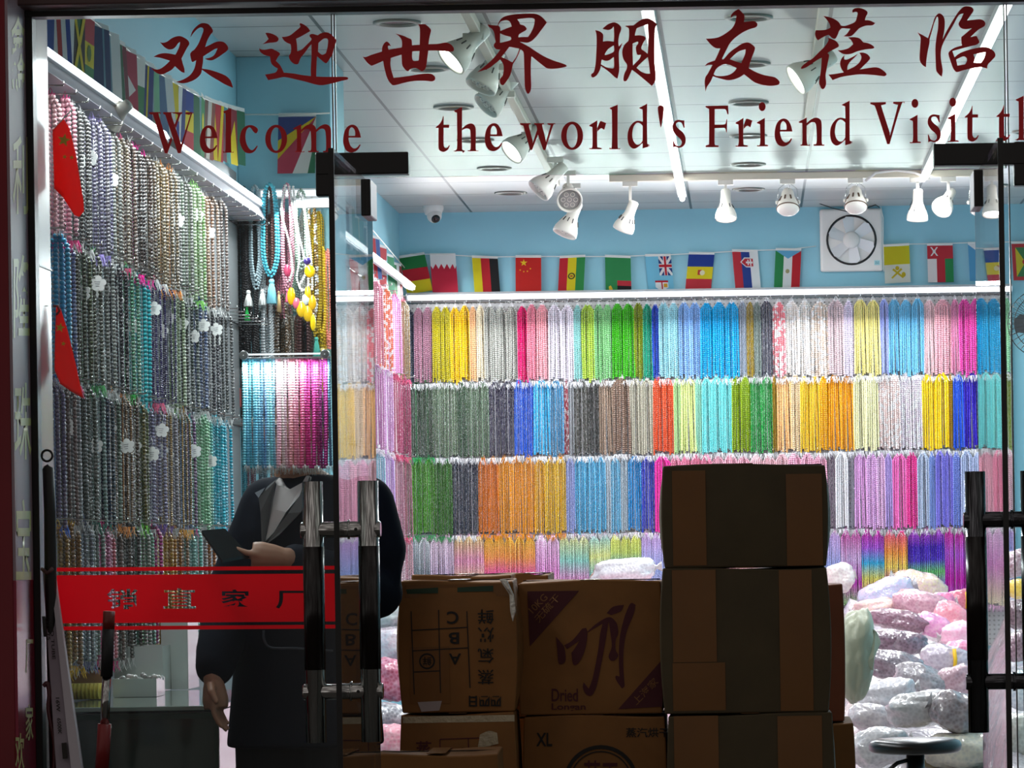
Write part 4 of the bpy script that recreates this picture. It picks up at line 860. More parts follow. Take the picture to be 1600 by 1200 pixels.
# round wall fan at the frame's edge
p = P(1628, 505, 18.9); t = empty('wall_fan', p, 0, 'black round wire-caged fan on the blue wall past the open door', 'fan')
mb = MB()
for i in range(36):
    a = 2 * PI * i / 36; ca, sa = math.cos(a), math.sin(a)
    mb.tube([(.03 * ca, -.085, .03 * sa), (.10 * ca, -.08, .10 * sa), (.165 * ca, -.05, .165 * sa), (.18 * ca, 0, .18 * sa), (.16 * ca, .045, .16 * sa), (.05 * ca, .07, .05 * sa)], .0014, 4)
for r, y in ((.18, 0), (.15, -.06), (.10, -.08)):
    mb.tube([(r * math.cos(2 * PI * i / 40), y, r * math.sin(2 * PI * i / 40)) for i in range(40)], .0025, 6, closed=True)
mb.build('fan_cage', M_black, t)
mb = MB()
for k in range(3):
    A = Matrix.Rotation(2 * PI * k / 3 + .4, 4, 'Y') @ Matrix.Translation((0, -.02, .085)) @ Matrix.Rotation(math.radians(22), 4, 'Z')
    mb.add([(-.02, 0, -.06), (.03, 0, -.06), (.07, 0, .02), (.04, 0, .06), (-.03, 0, .06), (-.05, 0, .0)], [(0, 1, 2, 3, 4, 5)], 0, False, A)
o = mb.build('fan_blades', mat('smoky_plastic', '#4c5054', .25), t); so = o.modifiers.new('thick', 'SOLIDIFY'); so.thickness = .003
MB().lathe([(.03, -.09), (.04, -.08), (.05, .0), (.045, .09), (.02, .11)], 24, 0, RT((0, 0, 0), PI / 2), cap=True).build('motor', M_black, t)
MB().tube([(0, .08, 0), (0, .14, -.05), (0, YB - p.y - .004, -.06)], .014, 10).build('bracket', M_black, t)

# ------------------------------------------------------------------ flags
FC = {}
def fm(h):
    if h not in FC: FC[h] = thin_cloth('flag_cloth_' + str(len(FC) + 1), '#' + h, .35)
    return FC[h]
def rect(x0, y0, x1, y1): return [(x0, y0), (x1, y0), (x1, y1), (x0, y1)]
def star(cx, cy, r, asp=1.5, rot=0):
    return [(cx + (r if i % 2 == 0 else r * .4) * math.sin(rot + PI * i / 5), cy - (r if i % 2 == 0 else r * .4) * math.cos(rot + PI * i / 5) / asp) for i in range(10)]
W_, H_ = .14, .20
def flag_mesh(name, layers, seed=0, w_=W_, h_=H_):
    """layers of (colour, outline in 0..1, y down), each a hair above the last"""
    bm = bmesh.new(); mats = []
    rnd = random.Random(seed); a, b, c = 0., rnd.uniform(-.03, .03), rnd.uniform(-.4, .4)
    for li, (col, pts) in enumerate([('f2f0ec', rect(0, -.07, 1, 0))] + layers):
        m = fm(col)
        if m not in mats: mats.append(m)
        vs = [bm.verts.new((x, 0, y)) for x, y in pts]
        f = bm.faces.new(vs); f.normal_update(); f.material_index = mats.index(m)
        r = bmesh.ops.triangulate(bm, faces=[f]); fs = r['faces']
        es = list({e for f_ in fs for e in f_.edges}); big = max(x for x, y in pts) - min(x for x, y in pts) > .3 or max(y for x, y in pts) - min(y for x, y in pts) > .3
        if big:
            bmesh.ops.subdivide_edges(bm, edges=es, cuts=4, use_grid_fill=True)
        for v in bm.verts:
            if v.co.y == 0 and not v.tag:
                v.tag = True; x, y = v.co.x, v.co.z
                v.co = ((x - .5) * w_ + c * y * .06, -.0005 * li + b * (x - .5) * .2 + b * y * .3, -y * h_)
                if v.co.y == 0: v.co.y = -1e-6
    me = bpy.data.meshes.new(name); bm.to_mesh(me); bm.free()
    for m in mats: me.materials.append(m)
    return me
def stripes(cols, horiz=True):
    n = len(cols)
    return [(c, rect(0, i / n, 1, (i + 1) / n) if horiz else rect(i / n, 0, (i + 1) / n, 1)) for i, c in enumerate(cols)]
R, G, B, Y, K, Wh = 'c01a2c', '1c7a3c', '1c3a94', 'e8d21c', '181818', 'eeeeea'
uj = [('1c3a7a', rect(.5, 0, 1, .52)), (Wh, [(.5, 0), (.56, 0), (1, .46), (1, .52), (.94, .52), (.5, .06)]), (Wh, [(1, 0), (.94, 0), (.5, .46), (.5, .52), (.56, .52), (1, .06)]), (Wh, rect(.68, 0, .82, .52)), (Wh, rect(.5, .2, 1, .32)), (R, rect(.71, 0, .79, .52)), (R, rect(.5, .225, 1, .295))]
zig = [(0, 1), (0, .3)]
for i in range(5): zig += [(i / 5 + .1, .3 - .09), (i / 5 + .2, .30 + .04)] if i < 4 else [(.9, .21), (1, .30)]
zig = [(0, 1), (0, .27), (.08, .36), (.2, .22), (.3, .36), (.42, .22), (.52, .36), (.64, .22), (.74, .36), (.86, .22), (.94, .36), (1, .26), (1, 1)]
FL = [
 (643, 400, 'Cameroon', 'green, red and yellow flag hanging in the back corner', stripes(['1c7a3c', R, Y])),
 (691, 399, 'Qatar', 'white and crimson flag with a zigzag edge', [(Wh, rect(0, 0, 1, .4)), ('c4203c', zig)]),
 (757, 403, '', 'yellow, red and black flag of upright stripes', stripes([Y, 'c8202c', K], False)),
 (825, 402, '', 'red flag with one large and four small yellow stars on the back wall', [('cc2018', rect(0, 0, 1, 1)), ('f0d020', star(.32, .14, .15)), ('f0d020', star(.18, .34, .04)), ('f0d020', star(.32, .38, .04)), ('f0d020', star(.46, .37, .04)), ('f0d020', star(.58, .30, .04))]),
 (894, 402, '', 'red, yellow and green flag with a small central emblem', stripes(['c8202c', Y, '2c8a44'], False) + [('3c3420', ell(.5, .5, .14, .09, 16)), (Y, ell(.5, .5, .09, .06, 14)), ('b04030', rect(.45, .48, .55, .52))]),
 (965, 402, '', 'green flag with a striped block in its lower corner', [('2c8a4c', rect(0, 0, 1, 1)), ('c8303c', rect(.46, .62, 1, .76)), (K, rect(.46, .76, 1, .89)), ('d8a020', rect(.46, .89, 1, 1)), ('e8c030', [(.12, .8), (.2, .76), (.28, .86), (.2, .95), (.14, .9)])]),
 (1028, 400, '', 'pale blue flag with a union emblem and a shield', [('7cc4dc', rect(0, 0, 1, 1))] + uj + [(Wh, [(.3, .66), (.8, .66), (.8, .84), (.55, .96), (.3, .84)]), (R, rect(.3, .66, .8, .71)), (R, rect(.53, .66, .58, .95)), ('d8a020', rect(.62, .74, .76, .84))]),
 (1096, 397, '', 'blue, yellow and red flag with a small coat of arms', stripes(['1c3c90', Y, 'c8303c']) + [('c04030', rect(.42, .42, .58, .56)), ('e8e4c0', ell(.6, .5, .1, .07, 14))]),
 (1164, 393, '', 'red, blue and white flag with a double-cross shield', stripes(['c8303c', '24408c', Wh], False) + [(Wh, [(.28, .28), (.45, .15), (.82, .15), (.82, .42), (.5, .42)]), ('c8303c', [(.33, .28), (.47, .18), (.78, .18), (.78, .39), (.5, .39)]), (Wh, rect(.5, .26, .76, .31)), (Wh, rect(.56, .21, .61, .36)), (Wh, rect(.66, .19, .71, .38))]),
 (1232, 391, '', 'green, white and red flag with a pale blue triangle on top', stripes(['2c8a4c', Wh, 'c8202c'], False) + [('6cb4d8', [(0, 0), (1, 0), (.5, .22)]), ('b0a878', ell(.5, .56, .08, .06, 12))]),
 (1401, 384, '', 'yellow and white flag with crossed golden keys', [('d8c820', rect(0, 0, 1, .5)), ('e4e0d0', rect(0, .5, 1, 1)), ('c8b020', [(.25, .85), (.3, .88), (.7, .64), (.64, .6)]), ('c8b020', [(.75, .85), (.7, .88), (.3, .64), (.36, .6)]), ('c8b020', ell(.5, .6, .08, .06, 12)), ('c8b020', ell(.74, .78, .08, .07, 12))]),
 (1469, 383, '', 'red, white and green flag with a white dagger emblem', [('c8303c', rect(0, 0, 1, 1)), (Wh, rect(0, .36, .36, 1)), ('2c9454', rect(.68, .36, 1, 1)), (Wh, [(.12, .04), (.18, .04), (.42, .28), (.36, .28)]), (Wh, [(.36, .04), (.42, .04), (.18, .28), (.12, .28)]), (Wh, ell(.27, .16, .06, .05, 10))]),
 (1533, 381, '', 'pale blue flag with a white and red corner, cut by the open door', [('5ca4cc', rect(0, 0, 1, 1)), (Wh, [(0, 0), (1, 0), (1, .55)]), ('c8303c', [(.6, 0), (1, 0), (1, .2)])]),
 (1601, 380, '', 'red-bordered yellow and green flag past the open door', [('c8202c', rect(0, 0, 1, 1)), ('2c8a4c', rect(.14, .1, .86, .9)), (Y, [(.14, .1), (.5, .5), (.14, .9)]), (Y, [(.86, .1), (.5, .5), (.86, .9)]), ('c8202c', ell(.5, .5, .12, .08, 14))]),
]
FTEXT = ['flag of Cameroon']
for i, (px, py, nm, lab, lay) in enumerate(FL):
    p = P(px, py, DB); o = link('bunting_flag', flag_mesh('bunting_flag', lay, i)); o.location = (p.x, YB - .03, p.z)
    o.rotation_euler = (0, [-.14, .02, .05, .02, -.03, .05, .0, .03, .04, .03, -.04, .0, .0, .0][i], 0)
    tag(o, lab + ('' if 'back' in lab or 'door' in lab else ', on the back wall'), 'flag', 'bunting flags along the back wall')
pts = [P(x, y, DB) for x, y in ((640, 396), (691, 397), (757, 401), (825, 400), (894, 400), (965, 400), (1028, 398), (1096, 395), (1164, 391), (1232, 389), (1275, 384))]
for q in pts: q.y = YB - .03
tag(MB().tube(pts, .0025, 5).build('bunting_string', M_white), 'white string of the bunting left of no gap, from the corner to the exhaust fan'.replace('left of no gap, ', ''), 'string', 'bunting strings')
pts = [P(x, y, DB) for x, y in ((1381, 383), (1401, 381), (1469, 380), (1533, 378), (1601, 377), (1690, 376))]
for q in pts: q.y = YB - .03
tag(MB().tube(pts, .0025, 5).build('bunting_string', M_white), 'white string of the bunting from the exhaust fan to the wall fan', 'string', 'bunting strings')
# flags along the near side wall: facing the room, seen at a slant
def zig_at(y): return 0
names = ['brown and grey striped', 'orange and blue diagonal', 'blue, white and red striped', 'pale blue and white', 'green and black with a yellow diagonal cross', 'red, yellow and green with an emblem', 'dark blue with a thin stripe', 'plain pale blue and white', 'black, green and maroon', 'crimson with a white wedge', 'white over green', 'navy with a yellow line', 'pale green', 'slate blue and white', 'yellow with a black eagle', 'red and blue with a white cross', 'blue, yellow and red block', 'dark green', 'green with a yellow disc', 'brown and white striped', 'red with yellow stripes', 'maroon and teal', 'dark red with a yellow wedge', 'bottle green']
lays = [stripes(['6c6058', '8c8880', '54584c'], False), [('3c5aa0', rect(0, 0, 1, 1)), ('e0703c', [(0, 0), (.6, .2), (.5, 1), (0, 1)])], stripes(['28489c', Wh, 'c04040', Wh, '28489c'], False), stripes(['8cc4d8', Wh], False),
 [('2c6c3c', rect(0, 0, 1, 1)), (K, [(0, 0), (.5, .5), (0, 1)]), (K, [(1, 0), (.5, .5), (1, 1)]), (Y, [(0, 0), (.12, 0), (1, .9), (1, 1), (.88, 1), (0, .1)]), (Y, [(1, 0), (.88, 0), (0, .9), (0, 1), (.12, 1), (1, .1)])],
 [('c03040', rect(0, 0, 1, .35)), (Y, rect(0, .35, 1, .68)), ('3c8c54', rect(0, .68, 1, 1)), ('5c7c2c', ell(.5, .5, .2, .12, 12))], [('28406c', rect(0, 0, 1, 1)), ('6c9cb0', rect(.6, 0, .7, 1))], stripes(['7ca8b8', Wh], False), stripes([K, '2c6c4c', '7c2c3c'], False),
 [('b8304c', rect(0, 0, 1, 1)), (Wh, [(0, .25), (.85, .55), (0, .8)])], [('3c8c5c', rect(0, 0, 1, 1)), (Wh, rect(0, 0, 1, .4))], [('243c7c', rect(0, 0, 1, 1)), (Y, rect(.5, 0, .62, 1))], [('68b088', rect(0, 0, 1, 1))], stripes(['5c7ca0', 'd8dcdc'], False),
 [('e0c81c', rect(0, 0, 1, 1)), (K, star(.45, .4, .2)), ('2c48a0', rect(0, .6, 1, 1))], stripes(['a04c5c', Wh, '3c4c8c'], False), [('2c4898', rect(0, 0, 1, .33)), ('e8d030', rect(0, .33, 1, .66)), ('c83c4c', rect(0, .66, 1, 1))], [('2c6c4c', rect(0, 0, 1, 1))], [('3c8c5c', rect(0, 0, 1, 1)), (Y, ell(.5, .4, .2, .15))],
 stripes(['7c6058', 'd8d0c8', '8c4c40'], False), [('c0303c', rect(0, 0, 1, 1)), (Y, [(0, 0), (.3, 0), (.6, 1), (.3, 1)]), (Y, [(.8, 0), (1, 0), (.8, 1), (.6, 1)])], stripes(['6c3040', '3c8c8c'], False), [('8c2c38', rect(0, 0, 1, 1)), (Y, [(0, 1), (.8, .2), (1, 1)])], [('2c6c50', rect(0, 0, 1, 1))]]
ds = [9.35 + i * (13.1 - 9.35) / 23 for i in range(24)]
def zstr(d):
    t = min(1, max(0, (d - 9.3) / 3.85)); return 2.80 + .085 * t ** 3 - .03 * math.sin(PI * t)
for i, d in enumerate(ds):
    t_ = i / 23; zt = zstr(d)
    o = link('bunting_flag', flag_mesh('bunting_flag', lays[i], 100 + i)); o.location = (XL + .035, d - D0, zt); o.rotation_euler = (0, 0, PI / 2 + random.uniform(-.25, .05))
    tag(o, '%s bunting flag on the near side wall string%s' % (names[i], ', first from the glass' if i == 0 else ''), 'flag', 'bunting flags along the side wall')
tag(MB().tube([(XL + .035, d - D0, zstr(d) + .003) for d in [9.3 + .2 * k for k in range(20)]], .003, 5).build('bunting_string', M_white), 'white bunting string sagging along the near side wall', 'string', 'bunting strings')
p = P(464, 178, 13.29); o = link('bunting_flag', flag_mesh('bunting_flag', [('2c6c4c', rect(0, 0, 1, 1)), (Wh, [(0, 0), (1, 0), (.62, 1), (0, 1)]), (Wh, [(0, 0), (1, 0), (1, .3), (.8, 1), (0, 1)]), ('b83c54', [(0, 0), (1, 0), (.4, 1), (0, 1)]), ('e0c81c', [(0, 0), (1, 0), (0, .75)]), ('2c4484', [(0, 0), (1, 0), (0, .42)])], 300, .14, .21))
p = P(462, 180, 13.27); o.location = (p.x, 4.5, p.z); tag(o, 'flag of fanned blue, yellow, red, white and green rays on the column', 'flag', 'bunting flags on the column')
tag(MB().tube([(XL + .02, 4.5, p.z + .012), (p.x, 4.5, p.z + .008), (-1.53, 4.5, p.z + .012)], .003, 5).build('bunting_string', M_white), 'short bunting string across the face of the column', 'string', 'bunting strings')
# flags on the far side wall
for i, (lay, nm) in enumerate([(stripes(['8c4c54', Wh, '5c8c5c'], False), 'maroon, white and green striped'), ([('2c7c44', rect(0, 0, 1, 1)), (Y, rect(.4, 0, .5, 1))], 'green flag with a yellow line'), (stripes([K, Wh, 'b83c4c'], False), 'black, white and red striped'), (stripes(['c8303c', '3c5c9c'], False), 'red and blue'), ([('c8303c', rect(0, 0, 1, 1)), (Wh, rect(0, .3, 1, .7)), ('c8303c', star(.5, .5, .16))], 'red and white leaf'), ([('2c8a5c', rect(0, 0, 1, 1))], 'plain green'), (stripes(['3c7c4c', Wh, '8c3c3c'], False), 'green, white and brown')]):
    o = link('bunting_flag', flag_mesh('bunting_flag', lay, 200 + i)); o.location = (XL + .03, 8.05 + i * .38, 2.88 - .015 * i); o.rotation_euler = (0, 0, PI / 2 - .15)
    tag(o, '%s bunting flag on the far side wall' % nm, 'flag', 'bunting flags on the far side wall')
tag(MB().tube([(XL + .03, 7.6, 2.905), (XL + .03, 9.0, 2.87), (XL + .03, 10.72, 2.81)], .003, 5).build('bunting_string', M_white), 'white bunting string along the far side wall to the corner', 'string', 'bunting strings')
# ------------------------------------------------------------------ long necklaces on the column
YC = 4.515
def beads_on(mb, pts, r, pitch, mi=0, nu=7, nv=5):
    pts = [Vector(p) for p in pts]; acc = 0; last = pts[0]
    mb.ball(pts[0], r, nu, nv, mi)
    for a, b in zip(pts, pts[1:]):
        L = (b - a).length; s = pitch - acc
        while s <= L:
            mb.ball(a.lerp(b, s / L), r, nu, nv, mi); s += pitch
        acc = L - (s - pitch)
def cat_pts(ps, n=8):
    ps = [Vector(p) for p in ps]; out = []
    for i in range(len(ps) - 1):
        p0, p1, p2, p3 = ps[max(i - 1, 0)], ps[i], ps[i + 1], ps[min(i + 2, len(ps) - 1)]
        for k in range(n):
            t = k / n; out.append(.5 * ((2 * p1) + (p2 - p0) * t + (2 * p0 - 5 * p1 + 4 * p2 - p3) * t * t + (3 * p1 - p0 - 3 * p2 + p3) * t ** 3))
    return out + [ps[-1]]
def tassel(name, parent, loc, col, L=.07, w_=.014, nm=None):
    mb = MB(); mb.ball((0, 0, 0), w_ * .55, 10, 6)
    rnd = random.Random(int(L * 1000)); mb.lathe([(w_ * .4, -.004), (w_ * .55, -.02), (w_, -L), (w_ * .9, -L - .002), (.001, -L)], 12)
    for i in range(22):
        a = rnd.uniform(0, 2 * PI); r = w_; mb.tube([(r * .45 * math.cos(a), r * .45 * math.sin(a), -.01), (r * 1.1 * math.cos(a), r * 1.1 * math.sin(a), -L * rnd.uniform(.9, 1.12))], .0008, 3)
    o = mb.build(name, mat('thread_' + col, '#' + col, .85), parent); o.location = loc
    return o
def necklace(px, y0, y1, wpx, col, lab, r=.0052, kind='pearl_beads', loops=1, tas=None, dy=0., gap=0):
    """closed loops of beads hung on a peg of the column; px columns at the column's distance"""
    d = YC + D0 - .05 - dy; p0 = P(px, y0, d); p1 = P(px, y1, d); hw = wpx / 2 * d / F; H = p0.z - p1.z
    t = empty('necklace', p0, 0, lab, 'necklace', 'long necklaces on the column')
    rnd = random.Random(int(px * 7 + y1))
    for k in range(loops):
        s = 1 - .55 * k / max(1, loops); mb = MB(); h = H * (1 - .04 * k)
        pts = cat_pts([(0, 0, 0), (-hw * s * .55, 0, -.02), (-hw * s * .9, -.004 * k, -h * .3), (-hw * s, -.004 * k, -h * .75), (-hw * s * .5, -.006 * k, -h * .95), (0, -.007 * k, -h), (hw * s * .5, -.006 * k, -h * .95), (hw * s, -.004 * k, -h * .75), (hw * s * .9, -.004 * k, -h * .3), (hw * s * .55, 0, -.02), (0, 0, 0)])
        beads_on(mb, pts, r, r * 1.95)
        o = mb.build('bead_loop', MATS[kind], t); o.color = (*lin(col), 1)
    for q in (tas or []):
        c_, dx, dz, L, w_ = q
        tassel('tassel', t, (dx, -.012, -H + dz), c_, L, w_)
    return t
necklace(353, 291, 452, 17, '#6c1c30', 'maroon bead necklace on the column, beside the side wall', .0046, 'pearl_beads', 4)
necklace(362, 300, 470, 12, '#7c5450', 'brown bead necklace on the column, just past the maroon one', .0042, 'crystal_beads', 2)
necklace(377, 292, 560, 26, '#15161a', 'black bead necklace on the column, reaching below the others', .0050, 'pearl_beads', 5)
necklace(389, 300, 588, 22, '#1c1a1c', 'long black bead necklace with red threads, just past the other black one', .0048, 'pearl_beads', 3, [('b83020', -.01, .0, .05, .012), ('c04028', .02, .01, .05, .012)], .01)
necklace(398, 290, 452, 18, '#a8bcc4', 'silver-blue bead necklace with two white tassels on the column', .0050, 'pearl_beads', 4, [('f2f2f0', -.028, -.012, .05, .016), ('f2f2f0', .024, -.008, .05, .014), ('20b050', -.034, -.07, .045, .010)], .02)
necklace(421, 287, 432, 26, '#50b8cc', 'turquoise bead necklace with a pale blue tassel on the column', .0062, 'pearl_beads', 2, [('8cd4e4', .004, -.02, .08, .020), ('b89c70', .03, -.06, .07, .008)], .045)
necklace(420, 292, 446, 13, '#5c403c', 'dark brown bead necklace hanging inside the turquoise one', .0050, 'pearl_beads', 3, None, .02)
necklace(417, 448, 586, 17, '#b8bcc0', 'silver bead necklace hanging below the turquoise tassel', .0055, 'pearl_beads', 4, None, .0)
necklace(441, 460, 590, 22, '#54402c', 'bronze bead necklace hanging beneath the pink one', .0058, 'metalbead' if 0 else 'plated_beads', 4, None, .0)
necklace(448, 287, 455, 18, '#d898a8', 'pink bead necklace with a rosy pendant on the column', .0050, 'pearl_beads', 3, [('e86a8c', .0, -.0, .04, .012)], .03)
necklace(470, 296, 420, 20, '#a8c4b0', 'pale green bead necklace beside the white ones on the column', .0052, 'crystal_beads', 3, None, .02)
necklace(475, 470, 590, 20, '#4c3030', 'dark brown bead necklace under the yellow pendants', .0058, 'pearl_beads', 4, None, 0)
necklace(487, 310, 500, 14, '#8c6c38', 'tiger-brown bead necklace near the open door edge', .0055, 'mixed_beads', 2, None, .02)
necklace(492, 330, 530, 14, '#c8a820', 'mustard-yellow bead necklace with turquoise threads, by the open door', .0052, 'pearl_beads', 3, [('50b0a0', 0, 0, .07, .014)], .0)
necklace(502, 385, 548, 16, '#e8c428', 'bright yellow bead necklace hanging against the door edge', .0052, 'pearl_beads', 5, [('e8d080', 0, 0, .06, .02)], -.02)
necklace(512, 390, 545, 10, '#f09080', 'salmon bead necklace half hidden by the door edge', .0052, 'pearl_beads', 3, None, -.02)
for row, zc_, items in (('upper', 2.535, "350 6c1c30 maroon|364 4a2a30 wine|373 17181c black|386 1c1c20 jet-black|399 98a8b0 silver-blue|412 c4ccd0 silver-white|425 5c4440 dark-brown|439 c07c8c dusty-rose|451 d898a8 pink|464 a8c0b0 pale-green|477 dcdcd8 white|489 9c7c40 gold-brown|502 d8b428 yellow"), ('middle', 2.155, "352 7c5c58 rose-brown|364 3c4448 slate|375 141416 black|388 201c1c coal-black|402 2c2c30 onyx|416 b4b8bc silver|430 8c8480 taupe|442 4c3c2c bronze|455 b8b4a8 stone|468 5c3c34 chestnut|480 3c2828 dark-brown|492 a8b0b0 pale-grey|504 e0c028 bright-yellow"), ('lower', 1.755, "352 50b4c4 aqua|364 242428 black|376 3c8c9c teal|390 6c4450 plum|408 50606c slate-blue|426 8c6c5c brown")):
    prev = None
    for t_ in items.split('|'):
        px, c_, nm = t_.split(); p = P(float(px), 600, YC + D0 - .02)
        hank((p.x, YC - .004, zc_ + random.uniform(-.01, .01)), 0, 'C' if row == 'lower' else 'P', '#' + c_, uniq('%s bead hank, %s tier on the column%s' % (nm, row, ', against the side wall' if prev is None else ', past the %s one' % prev)), 'bead hanks on the column', .52, '#c04030' if nm in ('black', 'onyx', 'slate') and row == 'middle' else '#b8b4b0', .93)
        prev = nm
# white cords with yellow amber pendants
def pendant_cord(path, lab, pend, loop=True):
    t = empty('pendant_necklace', P(path[0][0], path[0][1], 13.2), 0, lab, 'necklace', 'white necklaces with stone pendants')
    o0 = P(path[0][0], path[0][1], 13.2); mb = MB()
    pts = cat_pts([P(x, y, 13.2) - o0 for x, y in path]); beads_on(mb, pts, .0048, .0085)
    mb.build('bead_cord', mat('white_pearl_cord', '#f0efec', .3), t)
    for x, y, w_, h, c in pend:
        q = P(x, y, 13.14) - o0
        MB().ball((0, 0, 0), (w_ / 2 * 13.1 / F, .008, h / 2 * 13.1 / F), 16, 10).build('pendant_stone', mat('stone_' + c, '#' + c, .2, coat=.5), t).location = q
pendant_cord([(446, 290), (440, 330), (452, 380), (457, 420), (452, 440)], 'white pearl necklace with a large amber pendant, just past the turquoise necklace', [(455, 463, 13, 28, 'f0b400'), (449, 423, 12, 20, 'b84060')])
pendant_cord([(452, 292), (462, 350), (468, 400), (464, 435), (472, 455)], 'white pearl necklace with a pink stone over amber discs', [(463, 474, 12, 18, 'e86a80'), (471, 483, 16, 26, 'e8b818')])
pendant_cord([(458, 292), (466, 360), (478, 420), (468, 448), (480, 452), (482, 430)], 'white pearl necklace ending in a small open loop', [(478, 468, 13, 18, 'd8e0e0'), (481, 490, 15, 26, 'e0b010')])
pendant_cord([(466, 300), (478, 340), (480, 395), (482, 408)], 'white pearl necklace with a violet ball and a yellow heart stone', [(480, 408, 12, 12, '3a2a6c'), (484, 424, 17, 20, 'f0bc10')])
pendant_cord([(473, 305), (484, 380), (488, 440), (487, 455)], 'white pearl necklace with three amber drops, against the yellow strands', [(488, 473, 13, 24, 'eab010'), (481, 458, 10, 22, 'f0c020'), (489, 504, 9, 27, 'f2cc08')])

# small red flags hanging by the tiled reveal
def drape(name, outline, d, lab, stars, folds):
    """cloth hung by one corner: outline in picture columns and rows at distance d"""
    c0 = P(*outline[0], d); bm = bmesh.new()
    vs = [bm.verts.new(P(x, y, d)) for x, y in outline]; f = bm.faces.new(vs); f.normal_update()
    bmesh.ops.triangulate(bm, faces=[f])
    for _ in range(3): bmesh.ops.subdivide_edges(bm, edges=bm.edges[:], cuts=1, use_grid_fill=True)
    for v in bm.verts:
        a = (v.co.x * folds[0] + v.co.z * folds[1]); v.co.y += .006 * math.sin(a)
        v.co -= c0
    me = bpy.data.meshes.new(name); bm.to_mesh(me); bm.free(); me.materials.append(MATS.get('scarlet_flag_cloth') or thin_cloth('scarlet_flag_cloth', '#f03020', .55))
    for p_ in me.polygons: p_.use_smooth = True
    o = link(name, me); o.location = c0
    so = o.modifiers.new('thick', 'SOLIDIFY'); so.thickness = .0012
    tag(o, lab, 'flag', 'small red flags by the glass')
    for (x, y, r) in stars:
        pts = star(0, 0, 1, 1., .2); mb = MB(); mb.poly([P(x + a * r, y + b * r, d - .012) - c0 for a, b in pts]); mb.build('star', mat('flag_yellow', '#f0cc10', .6), o)
    return o
drape('handheld_flag', [(99, 186), (108, 200), (118, 240), (131, 312), (132, 330), (124, 339), (116, 336), (98, 308), (84, 294), (83, 204)], 9.0, 'small red flag with yellow stars hanging by the tiled reveal, above the other', [(100, 219, 11), (101, 245, 4), (112, 246, 4)], (60, 25))
drape('handheld_flag', [(87, 479), (94, 482), (105, 516), (118, 570), (129, 622), (112, 612), (95, 600), (86, 578)], 9.0, 'small red flag hanging to a point by the tiled reveal, below the other', [(94, 512, 8), (99, 537, 4)], (70, 18))
tag(MB().tube([P(83, 204, 9.0), P(99, 185, 9.0), P(112, 172, 9.02)], .0016, 6).build('flag_stick', mat('white_stick', '#d8d4cc', .5)), 'thin white stick of the upper red flag', 'stick')
tag(MB().tube([P(84, 478, 9.0), P(90, 478, 8.99), P(93, 486, 8.99), P(88, 492, 8.99)], .003, 6).build('flag_ribbon', mat('dark_red_ribbon', '#8c2018', .7)), 'dark red knotted ribbon at the tip of the lower red flag', 'ribbon')

# bead strands hung on the inside of the pane in front of the person's face
dB = 8.87
xs0 = P(378, 560, dB); xs1 = P(516, 560, dB)
t = empty('added_strand_bar', P(447, 558, dB), 0, 'added lit bar on the pane, carrying and lighting the short strands before the face', 'display bar'); o0 = t.location.copy()
MB().tube([P(377, 560, dB) - o0, P(517, 558, dB) - o0], .0022, 8).build('rod', mat('clear_rod', '#d8dade', .2), t)
MB().box((0, -.030, .006), (.222, .006, .004)).build('lit_strip', M_soft, t)  # glowing bar added with its lamp to brighten the strands below
for s_ in (-1, 1): MB().lathe([(.001, .0), (.010, .001), (.012, -.008), (.004, -.010), (.003, -.03)], 14, 0, RT((s_ * .10, -.040, .004), PI / 2)).build('suction_cup', mat('clear_rubber', '#c8ccd0', .2), t)
BL = [('8cd0f0', 7, 'sky-blue'), ('a0daf2', 4, 'pale-blue'), ('f8dce0', 4, 'soft-pink'), ('f0bcc8', 4, 'dusty-pink'), ('f084b8', 2, 'candy-pink'), ('e050a8', 4, 'hot-pink'), ('cc4ca0', 4, 'orchid'), ('7cacc8', 1, 'grey-blue')]
tot = sum(b[1] for b in BL); k = 0
M_glassbead = thin_cloth('glass_beads', None, .45, .25)
KB = [strand_mesh('bead_strand', 0, 900 + i, .0044, .0066, M_glassbead, .292, 8, 5) for i in range(4)]
for c_, n, nm in BL:
    for j in range(n):
        px = 378.5 + (k + .5) * 138 / tot; p = P(px, 561, dB); o = link('bead_strand', KB[k % 4]); o.location = (p.x, p.y + .003 * (k % 2), p.z + .012)
        o.color = (*[min(1, q * random.uniform(.85, 1.12)) for q in lin(c_)], 1)
        prev = None
        tag(o, '%s short bead strand on the pane before the face, %s' % (nm, (ORD[j] + ' of its colour') if n > 1 else 'by the door edge'), 'beads', 'short strands before the face')
        th = MB()
        for q in range(7):
            a = random.uniform(-.008, .008); th.tube([(a * .3, 0, -.272), (a, random.uniform(-.004, .004), -.272 - random.uniform(.012, .028))], .0006, 3)
        to = th.build('thread_ends', mat('white_thread', '#eeeeee', .9), o)
        k += 1

# ------------------------------------------------------------------ the person behind the pane
def chain(mb, pts, rs, n=12):
    pts = [Vector(p) for p in pts]
    mb.tube(pts, rs, n, caps=True)
    for p_, r in zip(pts, rs): mb.ball(p_, r * .995, n, 8)
def remesh(o, vox, sm=4):
    r = o.modifiers.new('remesh', 'REMESH'); r.mode = 'VOXEL'; r.voxel_size = vox; r.use_smooth_shade = True
    s = o.modifiers.new('smooth', 'SMOOTH'); s.factor = .5; s.iterations = sm
DP = 9.34
def B(px, py, dd=0.): return P(px, py, DP + dd)
pr = B(478, 1000); base = Vector((pr.x, pr.y, 0))
person = MB()
head = B(462, 672, -.03); neck = B(463, 752, -.01)
